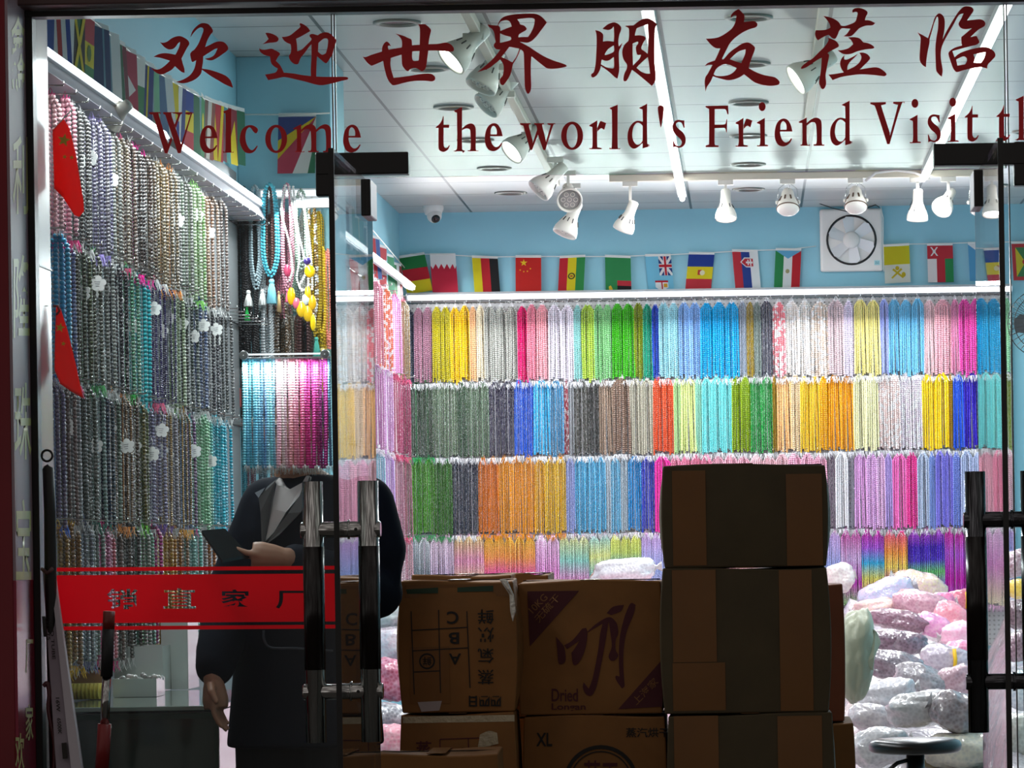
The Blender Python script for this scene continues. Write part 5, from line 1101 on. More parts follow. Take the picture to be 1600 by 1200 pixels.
# head, facing down towards the tablet and to the camera's side
person.ball(head + Vector((0, .01, .025)), (.076, .095, .098), 20, 14)
person.ball(head + Vector((-.006, -.03, -.055)), (.056, .062, .062), 16, 10)
person.ball(head + Vector((-.008, -.072, -.100)), (.026, .022, .020), 12, 8)
person.tube([head + Vector((-.006, -.088, .018)), head + Vector((-.008, -.103, -.012)), head + Vector((-.008, -.108, -.028))], [.007, .010, .012], 8)
for s in (-1, 1):
    person.ball(head + Vector((s * .076, .012, -.01)), (.009, .018, .030), 8, 8)
    person.ball(head + Vector((s * .030 - .006, -.070, .012)), (.019, .014, .010), 8, 6)
person.tube([head + Vector((-.026, -.090, -.062)), head + Vector((-.007, -.097, -.060)), head + Vector((.012, -.090, -.062))], [.003, .007, .003], 8)
chain(person, [neck + Vector((0, .02, -.06)), neck, head + Vector((0, .015, -.03))], [.066, .057, .056])
# trunk
sl, sr = B(408, 784, .0), B(583, 782, .04)   # the shoulder ends seen in the picture
pel = B(480, 1085, .02)
chain(person, [pel, B(478, 1000, .02), B(478, 900, .02), B(478, 820, .02), B(476, 785, .02)], [.135, .125, .13, .135, .10], 16)
chain(person, [sl + Vector((.02, 0, -.01)), B(476, 775, .02), sr + Vector((-.02, 0, -.01))], [.042, .075, .042])
# viewer-left arm hangs down, hand by the thigh
eL, wL = B(362, 930, -.03), B(333, 1058, -.20)
chain(person, [sl + Vector((.02, 0, -.01)), eL, wL], [.042, .040, .027])
def hand(mb, w0, dirv, palmn, side, curl=.35, sc_=1.):
    d = Vector(dirv).normalized(); n_ = Vector(palmn).normalized(); u = d.cross(n_).normalized() * side
    mb.tube([w0, w0 + d * .03 * sc_, w0 + d * .065 * sc_, w0 + d * .088 * sc_], [.024 * sc_, .032 * sc_, .037 * sc_, .034 * sc_], 12)
    for i, (off, L) in enumerate(((.031, .072), (.0105, .080), (-.0105, .075), (-.030, .058))):
        st = w0 + d * .075 * sc_ + u * off * sc_; p_ = st; pts = [st]; a = curl * .5
        for seg in (.42, .32, .26):
            dd = d * math.cos(a) + n_ * math.sin(a); p_ = p_ + dd * L * seg * sc_; pts.append(p_); a += curl
        mb.tube(pts, [.0088 * sc_, .0083 * sc_, .0078 * sc_, .0065 * sc_], 8)
        for q, r in zip(pts, (.0088, .0083, .0078, .0065)): mb.ball(q, r * sc_, 8, 6)
    st = w0 + d * .022 * sc_ + u * .026 * sc_; p1_ = st + (d * .6 + u * .7 + n_ * .25).normalized() * .036 * sc_; p2_ = p1_ + (d * .85 + u * .25 + n_ * .4).normalized() * .034 * sc_
    mb.tube([st, p1_, p2_], [.014 * sc_, .0115 * sc_, .0085 * sc_], 8); mb.ball(p1_, .0115 * sc_, 8, 6); mb.ball(p2_, .0085 * sc_, 8, 6)
hand(person, wL, (.10, -.10, -1), (.55, -.1, .05), 1, .24, .92)
# viewer-right arm bends at the elbow, forearm across, hand under the tablet
eR, wR = B(588, 925, .04), B(448, 872, -.27)
chain(person, [sr + Vector((-.02, 0, -.01)), eR, B(520, 895, -.14), wR], [.040, .045, .038, .027])
hand(person, wR, (-1, -.12, .10), (.0, .1, 1), 1, .16, 1.0)
# legs
for s in (-1, 1):
    hp = pel + Vector((s * .085, 0, -.02)); kn = Vector((hp.x + s * .01, hp.y - .02, .50)); an = Vector((kn.x, hp.y + .02, .085))
    chain(person, [hp, kn, an], [.088, .056, .040]); person.tube([an, an + Vector((0, -.05, -.045)), an + Vector((s * .01, -.14, -.06))], [.038, .038, .026], 12)
M_skin = mat('skin', '#b98c72', .5, noise=.1)
pbody = person.build('person', M_skin); remesh(pbody, .0040, 2)
for v in pbody.data.vertices: v.co -= base
pbody.location = base
tag(pbody, 'person in a navy jacket standing behind the side pane, holding a dark tablet', 'person')
def cloth(mb, name, m, vox=.008, sm=6, parent=None):
    for i in range(len(mb.v)): mb.v[i] = mb.v[i] - base
    o = mb.build(name, m, pbody)
    if vox: remesh(o, vox, sm)
    return o
def loft(mb, rings, n=28, caps=True, arc=None):
    """rings: (centre, rx, ry)"""
    vs, fs = [], []
    for c_, rx, ry in rings:
        c_ = Vector(c_)
        for k in range(n):
            a = 2 * PI * k / n; ca, sa = math.cos(a), math.sin(a)
            e = .8; vs.append(c_ + Vector((rx * math.copysign(abs(ca) ** e, ca), ry * math.copysign(abs(sa) ** e, sa), 0)))
    for i in range(len(rings) - 1):
        for k in range(n):
            k2 = (k + 1) % n; fs.append((i * n + k, i * n + k2, (i + 1) * n + k2, (i + 1) * n + k))
    if caps: fs.append(tuple(range(n))[::-1]); fs.append(tuple((len(rings) - 1) * n + k for k in range(n)))
    mb.add(vs, fs, 0, True)
M_navy = mat('navy_wool', '#101826', .9, spec=.2)
jk = MB()
loft(jk, [(B(478, 1165, .02), .205, .165), (B(478, 1100, .02), .195, .16), (B(478, 1000, .02), .182, .155), (B(478, 900, .02), .178, .155), (B(480, 830, .02), .182, .15), (B(482, 785, .02), .165, .13), (B(480, 757, .02), .12, .10), (B(476, 742, .02), .075, .08)])
chain(jk, [sl + Vector((.02, 0, -.01)), eL, B(341, 1020, -.150), B(336, 1042, -.178)], [.075, .070, .058, .052], 16)
chain(jk, [sr + Vector((-.02, 0, -.01)), B(592, 860, .04), eR, B(520, 897, -.14), B(462, 878, -.24)], [.078, .074, .072, .060, .048], 16)
cloth(jk, 'jacket', M_navy, .0085, 8)
# grey lapels opening over a white shirt
def at3(px, py, dd): return B(px, py, dd)
sh = MB(); fr = -.155
def sheet(mb, pts, th=.006):
    vs = [Vector(p_) for p_ in pts]; n = len(vs); vs2 = [v + Vector((0, th, 0)) for v in vs]
    mb.add(vs + vs2, [tuple(range(n))[::-1], tuple(range(n, 2 * n))] + [(i, (i + 1) % n, n + (i + 1) % n, n + i) for i in range(n)])
sheet(sh, [at3(432, 757, -.105), at3(452, 765, -.12), at3(476, 752, -.11), at3(468, 775, -.14), at3(447, 800, -.155), at3(428, 832, -.160), at3(414, 846, -.160), at3(424, 795, -.145)], .03)
sh.tube(cat_pts([at3(436, 752, -.06), at3(445, 766, -.10), at3(458, 770, -.115), at3(474, 762, -.10), at3(482, 748, -.06)]), .010, 8)
cloth(sh, 'shirt', mat('white_cotton', '#c9c5c4', .8), None)
lp = MB(); 
sheet(lp, [at3(440, 742, -.09), at3(430, 752, -.115), at3(425, 790, -.155), at3(413, 850, -.168), at3(409, 855, -.168), at3(407, 800, -.160), at3(404, 778, -.145), at3(418, 760, -.115)], .008)
sheet(lp, [at3(484, 744, -.09), at3(478, 760, -.125), at3(450, 802, -.170), at3(416, 850, -.176), at3(436, 836, -.178), at3(470, 800, -.165), at3(488, 770, -.13)], .008)
cloth(lp, 'lapels', mat('grey_flannel', '#5d5f60', .85), None)
jc = MB(); sheet(jc, [at3(404, 778, -.150), at3(414, 762, -.13), at3(398, 770, -.11)], .006); jc.tube(cat_pts([at3(412, 985, -.150), at3(413, 1000, -.155), at3(424, 1012, -.158), at3(460, 1013, -.16), at3(520, 1017, -.155)]), .0035, 6)
cloth(jc, 'pocket_piping', mat('grey_piping', '#3c4450', .6), None)
tr = MB()
for s in (-1, 1):
    hp = pel + Vector((s * .085, 0, -.02)); kn = Vector((hp.x + s * .01, hp.y - .02, .50)); chain(tr, [hp + Vector((0, 0, .08)), hp, kn, Vector((kn.x, hp.y + .02, .10))], [.105, .108, .088, .078], 16)
cloth(tr, 'trousers', mat('black_trousers', '#10131a', .85), .009, 6)
hr = MB(); hr.ball(head + Vector((0, .022, .045)), (.086, .098, .092), 20, 14); hr.ball(head + Vector((0, .05, -.01)), (.078, .07, .08), 16, 10); cloth(hr, 'hair', mat('black_hair', '#0c0a0a', .5), .007, 3)
ey = MB()
for s in (-1, 1): ey.ball(head + Vector((s * .030 - .006, -.081, .010)), (.010, .006, .004), 8, 6)
cloth(ey, 'eyes', mat('dark_eyes', '#1a1412', .2), None)
so_ = MB()
for s in (-1, 1):
    so_.tube([(pel.x + s * .095, pel.y + .06, .045), (pel.x + s * .095, pel.y - .05, .05), (pel.x + s * .10, pel.y - .15, .04), (pel.x + s * .10, pel.y - .18, .03)], [.04, .046, .04, .025], 14)
cloth(so_, 'shoes', mat('black_shoes', '#0b0b0c', .4), None)
# tablet
tb = MB(); c4 = [at3(315, 834, -.36), at3(352, 831, -.30), at3(390, 872, -.30), at3(347, 880, -.38)]
up = Vector((.0, -.003, .009)); tb.add([v - up * 0 for v in c4] + [v + up for v in c4], [(3, 2, 1, 0), (4, 5, 6, 7), (0, 1, 5, 4), (1, 2, 6, 5), (2, 3, 7, 6), (3, 0, 4, 7)])
tb = tb.build('tablet', mat('dark_tablet_case', '#1c2022', .25), None, bevel=.001); tag(tb, 'dark flat tablet held by the person in the navy jacket', 'tablet')

# ------------------------------------------------------------------ cardboard boxes in the doorway
M_card = mat('brown_cardboard', '#8c5c28', .75, noise=.22, nscale=9)
M_card2 = mat('olive_cardboard', '#54462c', .75, noise=.22, nscale=9)
M_tape = mat('brown_packing_tape', '#7c4f1c', .3, noise=.12, spec=.4, bump=.06, bscale=25)
M_clear = mat('clear_packing_tape', '#c8b898', .12, noise=.3, bump=.5, bscale=90)
M_ink = mat('box_ink_black', '#17120d', .7)
M_inkred = mat('box_ink_maroon', '#4a1019', .7)
def carton(x0, x1, y0, y1, d, depth, lab, m=None, bulge=.006, rz=0., tapes=(), name='cardboard_box', seed=1, zb=None):
    """carton whose front spans picture columns x0..x1 and rows y0..y1 at distance d"""
    a = P(x0, (y0 + y1) / 2, d); b = P(x1, (y0 + y1) / 2, d); cx = (x0 + x1) / 2
    zt = P(cx, y0, d).z; zl = P(cx, y1, d).z if zb is None else zb
    w_ = b.x - a.x; h = zt - zl; t = empty(name, ((a.x + b.x) / 2, d - D0 + depth / 2, zl), rz, lab, 'box')
    bm = bmesh.new(); bmesh.ops.create_cube(bm, size=1); bmesh.ops.subdivide_edges(bm, edges=bm.edges[:], cuts=9, use_grid_fill=True)
    rnd = random.Random(seed); k1, k2 = rnd.uniform(0, 6), rnd.uniform(0, 6)
    for v in bm.verts:
        x, y, z = v.co * 2
        bx = bulge * (1 - z * z) * (1 + .4 * math.sin(k1 + y * 3)); by = bulge * .6 * (1 - x * x) * (1 - z * z)
        bz = .004 * math.sin(k2 + x * 2.5 + y) * (1 - abs(z) * 0) if abs(z) > .99 else 0
        v.co = Vector((x * w_ / 2 + math.copysign(bx, x) * (abs(x) > .99), y * depth / 2 + math.copysign(by, y) * (abs(y) > .99), h / 2 + z * h / 2 + bz * (z > 0)))
        if v.co.z < 0: v.co.z = 0
    me = bpy.data.meshes.new('carton'); bm.to_mesh(me); bm.free(); me.materials.append(m or M_card)
    o = link('carton', me, t); bv = o.modifiers.new('bevel', 'BEVEL'); bv.width = .004; bv.segments = 2; bv.limit_method = 'ANGLE'; bv.angle_limit = .8
    MB().box((0, -.001, h + .0015), (w_ * .98, .003, .003), 0).box((0, 0, h + .003), (.048, depth * 1.0, .0012), 1).build('top_seam', [M_ink, M_tape], t)
    for tx0, tx1, ty0, ty1, tm in tapes:
        q0, q1 = P(tx0, ty1, d), P(tx1, ty0, d); lx0, lx1 = q0.x - t.location.x, q1.x - t.location.x; lz0, lz1 = q0.z - zl, q1.z - zl
        nn = 10; vs = []; fs = []
        for i in range(nn + 1):
            z = lz0 + (lz1 - lz0) * i / nn; zz = 2 * z / h - 1
            for x in (lx0, lx1):
                xx = 2 * x / w_; vs.append((x, -depth / 2 - bulge * .6 * max(0, 1 - xx * xx) * max(0, 1 - zz * zz) - .0016, z))
        for i in range(nn): fs.append((2 * i, 2 * i + 1, 2 * i + 3, 2 * i + 2))
        mb = MB(); mb.add(vs, fs, 0, True); mb.build('packing_tape', tm, t)
    t['_dims'] = 0
    del t['_dims']
    return t, (w_, h, depth, bulge, d, zl)
def on_front(t, info, px, py):
    w_, h, dep, bul, d, zl = info; q = P(px, py, d); x, z = q.x - t.location.x, q.z - zl
    xx, zz = 2 * x / w_, 2 * z / h - 1
    return Vector((x, -dep / 2 - bul * .6 * max(0, 1 - xx * xx) * max(0, 1 - zz * zz) - .0022, z))
def print_text(box, body, x0, y0, x1, y1, m=None, bold=.01, flip=False, name='printed_text'):
    t, info = box
    def to3(u, v):
        if flip: u, v = 1 - u, 1 - v
        return on_front(t, info, x0 + (x1 - x0) * u, y1 + (y0 - y1) * v)
    link(name, text_mesh(name, body, to3, m or M_ink, bold), t)
def print_shape(box, shapes, m=None, name='printed_mark'):
    t, info = box; link(name, decal(name, shapes, lambda x, y: on_front(t, info, x, y), m or M_ink), t)
DC = 9.58
# tall dark stack with brown tape
c1 = carton(1037, 1290, 726, 886, DC, .34, 'dark brown taped box, topmost of the tallest stack', M_card2, .012, 0, [(1052, 1102, 735, 884, M_tape), (1230, 1284, 740, 884, M_tape)], seed=3)
c2 = carton(1037, 1293, 888, 1114, DC, .36, 'large dark box with brown tape, second from the top of the tallest stack', M_card2, .008, 0, [(1052, 1118, 890, 1035, M_tape), (1052, 1133, 1035, 1111, M_tape), (1220, 1268, 890, 1111, M_tape)], seed=5)
c3 = carton(1046, 1302, 1116, 1345, DC, .36, 'dark taped box under the second one of the tallest stack', M_card2, .008, 0, [(1056, 1122, 1118, 1340, M_tape), (1218, 1284, 1118, 1340, M_tape)], seed=7)
c4_ = carton(1040, 1300, 1347, 1594, DC, .36, 'dark box standing on the floor, lowest of the tallest stack', M_card2, .004, seed=8, zb=0.0)
# printed boxes of the middle stack
DM = 9.64
m1 = carton(811, 1033, 908, 1116, DM, .32, 'brown box with a large maroon brush character, between the two other stacks', M_card, .006, 0, [], seed=9)
print_shape(m1, [["824,924* 905,923* 828,1010*"]], M_inkred, 'printed_corner')
print_shape(m1, [["1035,1030* 1035,1104* 966,1108*"]], M_inkred, 'printed_corner')
print_shape(m1, [["869,995* 876,1003 882,1012 884,1030 880,1037 873,1036 871,1018"], ["882,1008* 895,1000 910,982* 916,981* 918,990 915,1012 908,1030 900,1039 895,1036 893,1020* 899,1012 906,1000* 898,1006 886,1014*"], ["915,990* 930,976 948,965 957,966 964,975 966,990 962,1000 962,1015 966,1024 960,1032 954,1032* 951,1025 956,1010 954,990 951,970* 948,990 942,1025 934,1065 930,1078 924,1087 916,1085 911,1075 912,1066* 920,1076* 926,1060 934,1020 938,990 942,974*"], ["948,958* 958,948 975,945* 970,955 955,961*"], ["982,948 987,942 993,945* 990,960 980,985 975,1010 974,1040 976,1072* 972,1076* 963,1063 962,1056 968,1057* 967,1030 968,1000 974,970"]], M_inkred, 'brush_mark')
def angled_text(box, body, cx, cy, wpx, hpx, ang, m, bold=.006):
    t, info = box; ca, sa = math.cos(ang), math.sin(ang)
    def to3(u, v):
        x = (u - .5) * wpx; y = (.5 - v) * hpx; q = on_front(t, info, cx + x * ca - y * sa, cy + x * sa + y * ca); q.y -= .0008; return q
    link('printed_text', text_mesh('printed_text', body, to3, m, bold), t)
M_kraft = mat('kraft_print_gap', '#8a5c30', .75)
angled_text(m1, '10KG', 841, 943, 34, 11, -.80, M_kraft); angled_text(m1, '无硫干', 855, 950, 52, 13, -.85, M_kraft)
angled_text(m1, '上海家', 1008, 1080, 50, 13, -.80, M_kraft)
print_text(m1, 'Dried', 862, 1076, 903, 1096, M_inkred, .012); print_text(m1, 'Longan', 862, 1099, 915, 1112, M_inkred, .014)
m2 = carton(820, 1040, 1119, 1350, DM, .34, 'brown box printed XL with a dark circle, below the one with the brush character', M_card, .005, seed=11)
print_text(m2, 'XL', 838, 1145, 863, 1166, None, .02); print_text(m2, '蒸汽烘干', 978, 1137, 1046, 1152, None, .012)
rg = lambda r, n=40: [(939 + r * math.cos(2 * PI * i / n), 1222 + r * math.sin(2 * PI * i / n)) for i in range(n)]
print_shape(m2, [[rg(58), rg(52)]], None, 'printed_ring'); print_shape(m2, [[rg(49), rg(47)]], None, 'printed_ring')
print_text(m2, '蒸干', 912, 1188, 966, 1240, M_inkred, .01)
m3 = carton(815, 1036, 1352, 1604, DM, .34, 'brown box on the floor under the one printed XL', M_card, .004, seed=12, zb=0.0)
# stack beside the open door
DA = 9.50
a1 = carton(625, 800, 908, 1113, DA, .30, 'yellow-brown box with A, B and C printed upside down, beside the open door', M_card, .016, .03, [(630, 796, 912, 934, M_tape), (640, 700, 1010, 1100, M_tape)], seed=13)
def frame_lines(box, segs, wdt=1.6, m=None):
    sh_ = []
    for x0, y0, x1, y1 in segs:
        dx, dy = x1 - x0, y1 - y0; L = math.hypot(dx, dy); nx, ny = -dy / L * wdt / 2, dx / L * wdt / 2
        n = max(1, int(L / 25))
        for i in range(n):
            a0, a1_ = i / n, (i + 1) / n
            sh_.append([[(x0 + dx * a0 + nx, y0 + dy * a0 + ny), (x0 + dx * a1_ + nx, y0 + dy * a1_ + ny), (x0 + dx * a1_ - nx, y0 + dy * a1_ - ny), (x0 + dx * a0 - nx, y0 + dy * a0 - ny)]])
    print_shape(box, sh_, m, 'printed_grid')
frame_lines(a1, [(640, 955, 645, 1085), (683, 953, 686, 1083), (727, 955, 732, 1075), (641, 985, 728, 980), (642, 1017, 729, 1012), (644, 1050, 686, 1048)])
print_text(a1, 'C', 696, 955, 714, 975, None, .02, True); print_text(a1, 'B', 699, 988, 715, 1006, None, .02, True); print_text(a1, 'A', 699, 1021, 718, 1038, None, .015, True)
for ch_, yy in (('鲜', 952), ('烘', 980), ('氣', 1013), ('蒸', 1046)): print_text(a1, ch_, 744, yy, 769, yy + 23, None, .008, True)
print_shape(a1, [[ell(665, 1033, 12.5, 12.5), ell(665, 1033, 10, 10)]], None, 'printed_ring'); print_text(a1, '鲜', 658, 1026, 672, 1040, None, .01, True)
print_text(a1, '四四日', 730, 1087, 780, 1104, None, .03, True)
print_shape(a1, [["650,1097* 688,1095* 684,1110* 656,1112*"]], mat('torn_white_label', '#a89a98', .6), 'torn_label')
print_shape(a1, [["632,921* 682,918* 682,927* 634,928*"]], mat('dark_green_ink', '#1e3a22', .6), 'printed_strip'); print_shape(a1, [["712,918* 768,915* 768,924* 712,925*"]], MATS['dark_green_ink'], 'printed_strip')
a2 = carton(627, 803, 1116, 1345, DA, .30, 'brown box with maroon characters and taped edge, under the A B C box', M_card, .006, .02, [(628, 802, 1117, 1130, M_clear)], seed=15)
print_text(a2, '蒸', 648, 1158, 673, 1183, M_inkred, .012); print_text(a2, 'AA', 694, 1168, 730, 1185, M_inkred, .012)
frame_lines(a2, [(686, 1155, 686, 1190), (686, 1155, 776, 1152), (730, 1153, 731, 1190)], 1.6, M_inkred)
print_shape(a2, [["748,1148* 762,1142 775,1145* 777,1162* 760,1166 745,1168*"]], M_clear, 'tape_patch')
a3 = carton(625, 800, 1347, 1615, DA, .30, 'brown box on the floor, lowest of the stack beside the open door', M_card, .004, seed=16, zb=0.0)
# open carton in front and cartons behind
f1 = carton(584, 778, 1179, 1400, 9.02, .26, 'plain brown carton whose rim shows in front of the stack beside the door', M_card, .003, .02, seed=17, zb=.3)
f1b = carton(590, 776, 1400, 1560, 9.04, .26, 'plain brown carton on the floor below the one whose rim shows', M_card, .003, .0, seed=18, zb=0.0)
f1b[0].scale.z = .3 / f1b[1][1] if f1b[1][1] > 0 else 1
b1 = carton(645, 800, 899, 1130, 10.1, .32, 'brown box standing behind the A B C box, its flap showing above it', M_card, .004, seed=19)
b1b = carton(645, 800, 1130, 1500, 10.1, .32, 'brown box under the one behind the A B C box', M_card, .004, seed=20, zb=0.0)
b2 = carton(806, 858, 897, 1120, 10.12, .3, 'narrow brown box behind the gap between the two printed boxes', M_card, .004, seed=21)
b2b = carton(806, 858, 1120, 1480, 10.12, .3, 'narrow brown box under the one behind the printed boxes', M_card, .004, seed=22, zb=0.0)
b3 = carton(1180, 1318, 915, 1128, 10.1, .34, 'red-brown box behind the tallest stack, its side showing', mat('reddish_cardboard', '#8a4a2c', .7, noise=.2), .004, seed=23)
b4 = carton(1190, 1335, 1131, 1340, 10.06, .34, 'brown box behind the lower part of the tallest stack', M_card, .004, seed=24)
b4b = carton(1190, 1330, 1340, 1560, 10.06, .34, 'brown floor box behind the foot of the tallest stack', M_card, .004, seed=25, zb=0.0)
# clear film over the corner of the A B C box
fm_ = MB(); q0 = [P(780, 905, 9.48), P(792, 906, 9.48), P(803, 930, 9.47), P(806, 955, 9.47), P(801, 972, 9.48), P(797, 955, 9.48), P(796, 930, 9.48)]
sheet(fm_, q0, .012); tag(fm_.build('plastic_film', mat('clear_film', '#c9c2b4', .15, bump=.8, bscale=60), None, bevel=.003), 'crumpled clear film over the corner of the A B C box', 'film')

# ------------------------------------------------------------------ bags of beads
def bag_mat(name, col, col2, wr=1.):
    m = bpy.data.materials.new(name); m.use_nodes = True; nt = m.node_tree; b = nt.nodes['Principled BSDF']; N = nt.nodes.new; L = nt.links.new
    tc = N('ShaderNodeTexCoord'); vo = N('ShaderNodeTexVoronoi'); vo.inputs['Scale'].default_value = 75; L(tc.outputs['Object'], vo.inputs['Vector'])
    nz = N('ShaderNodeTexNoise'); nz.inputs['Scale'].default_value = 11; nz.inputs['Detail'].default_value = 6; nz.inputs['Distortion'].default_value = 1.2; L(tc.outputs['Object'], nz.inputs['Vector'])
    c = N('ShaderNodeMixRGB'); c.inputs[1].default_value = (*lin(col), 1); c.inputs[2].default_value = (*lin(col2), 1); L(vo.outputs['Distance'], c.inputs[0])
    rp = N('ShaderNodeValToRGB'); rp.color_ramp.elements[0].position = .56; rp.color_ramp.elements[1].position = .66; L(nz.outputs['Fac'], rp.inputs[0])
    c2 = N('ShaderNodeMixRGB'); c2.inputs[2].default_value = (.75, .73, .74, 1); mu = N('ShaderNodeMath'); mu.operation = 'MULTIPLY'; mu.inputs[1].default_value = .16; L(rp.outputs[0], mu.inputs[0]); L(mu.outputs[0], c2.inputs[0]); L(c.outputs[0], c2.inputs[1])
    L(c2.outputs[0], b.inputs['Base Color'])
    rg_ = N('ShaderNodeTexNoise'); rg_.noise_type = 'RIDGED_MULTIFRACTAL'; rg_.inputs['Scale'].default_value = 9; rg_.inputs['Detail'].default_value = 4; rg_.inputs['Distortion'].default_value = 1.5; L(tc.outputs['Object'], rg_.inputs['Vector'])
    mx = N('ShaderNodeMath'); mx.operation = 'MULTIPLY_ADD'; mx.inputs[1].default_value = .14; L(vo.outputs['Distance'], mx.inputs[0]); L(rg_.outputs['Fac'], mx.inputs[2])
    bp = N('ShaderNodeBump'); bp.inputs['Strength'].default_value = .55 * wr; bp.inputs['Distance'].default_value = .018; L(mx.outputs[0], bp.inputs['Height']); L(bp.outputs['Normal'], b.inputs['Normal'])
    b.inputs['Roughness'].default_value = .35; b.inputs['Coat Weight'].default_value = 1.; b.inputs['Coat Roughness'].default_value = .07; b.inputs['Coat IOR'].default_value = 1.6; L(bp.outputs['Normal'], b.inputs['Coat Normal'])
    return m
from mathutils import noise as mnoise
def bag(cx, cy, wpx, hpx, d, rot, cols, lab, seed, neck_side=1, deep=.8, tie=None):
    p = P(cx, cy, d); a, c = wpx / 2 * d / F, hpx / 2 * d / F; dp = max(a, c) * deep
    t = empty('bead_bag', p, 0, lab, 'bag', 'clear bags of beads heaped on the shop floor')
    mb = MB(); mb.ball((0, 0, 0), 1., 36, 24)
    rnd = random.Random(seed); off = Vector((rnd.uniform(0, 50), rnd.uniform(0, 50), 0)); ca, sa = math.cos(rot), math.sin(rot)
    for i, v in enumerate(mb.v):
        e = .72; q = Vector([math.copysign(abs(k) ** e, k) for k in v]); q = q / max(1e-6, (abs(q.x) ** 2.6 + abs(q.y) ** 2.6 + abs(q.z) ** 2.6) ** (1 / 2.6))
        k = 1.03 + .16 * mnoise.noise(q * 1.7 + off) + .05 * mnoise.noise(q * 5 + off) - .09 * (1 - abs(mnoise.noise(Vector((q.x * 2.2, q.y * 4, q.z * 4)) + off)) * 2) ** 6
        q = Vector((q.x * a * k, q.y * dp * k, q.z * c * k)); mb.v[i] = Vector((q.x * ca - q.z * sa, q.y, q.x * sa + q.z * ca))
    mb.build('filled_body', bag_mat('beads_in_clear_bag_%d' % seed, *cols), t)
    nk = MB(); s = neck_side; vs = []; fs = []; n = 14
    for i in range(5):
        tt = i / 4; r = c * (.55 - .42 * min(1, tt * 2) + .55 * max(0, tt - .5))
        for k in range(n):
            an = 2 * PI * k / n; rr = r * (1 + .35 * math.sin(an * 4 + seed)); x = s * a * (.86 + .34 * tt); y, z = rr * math.cos(an) * .9, rr * math.sin(an)
            vs.append((x * ca - z * sa, y, x * sa + z * ca))
    for i in range(4):
        for k in range(n): fs.append((i * n + k, i * n + (k + 1) % n, (i + 1) * n + (k + 1) % n, (i + 1) * n + k))
    nk.add(vs, fs, 0, True); nk.build('gathered_neck', mat('clear_bag_plastic', '#c9c5c6', .18, bump=.7, bscale=70, coat=.5), t)
    if tie:
        nk = MB(); nk.tube([(s * a * .3 * ca, -dp * 1.02, s * a * .3 * sa - c * .8), (s * a * .34 * ca, -dp * 1.06, 0), (s * a * .3 * ca, -dp * 1.0, c * .8)], c * .16, 6); nk.build('yellow_label', mat('yellow_paper_label', '#e8b81c', .5), t)
    return t
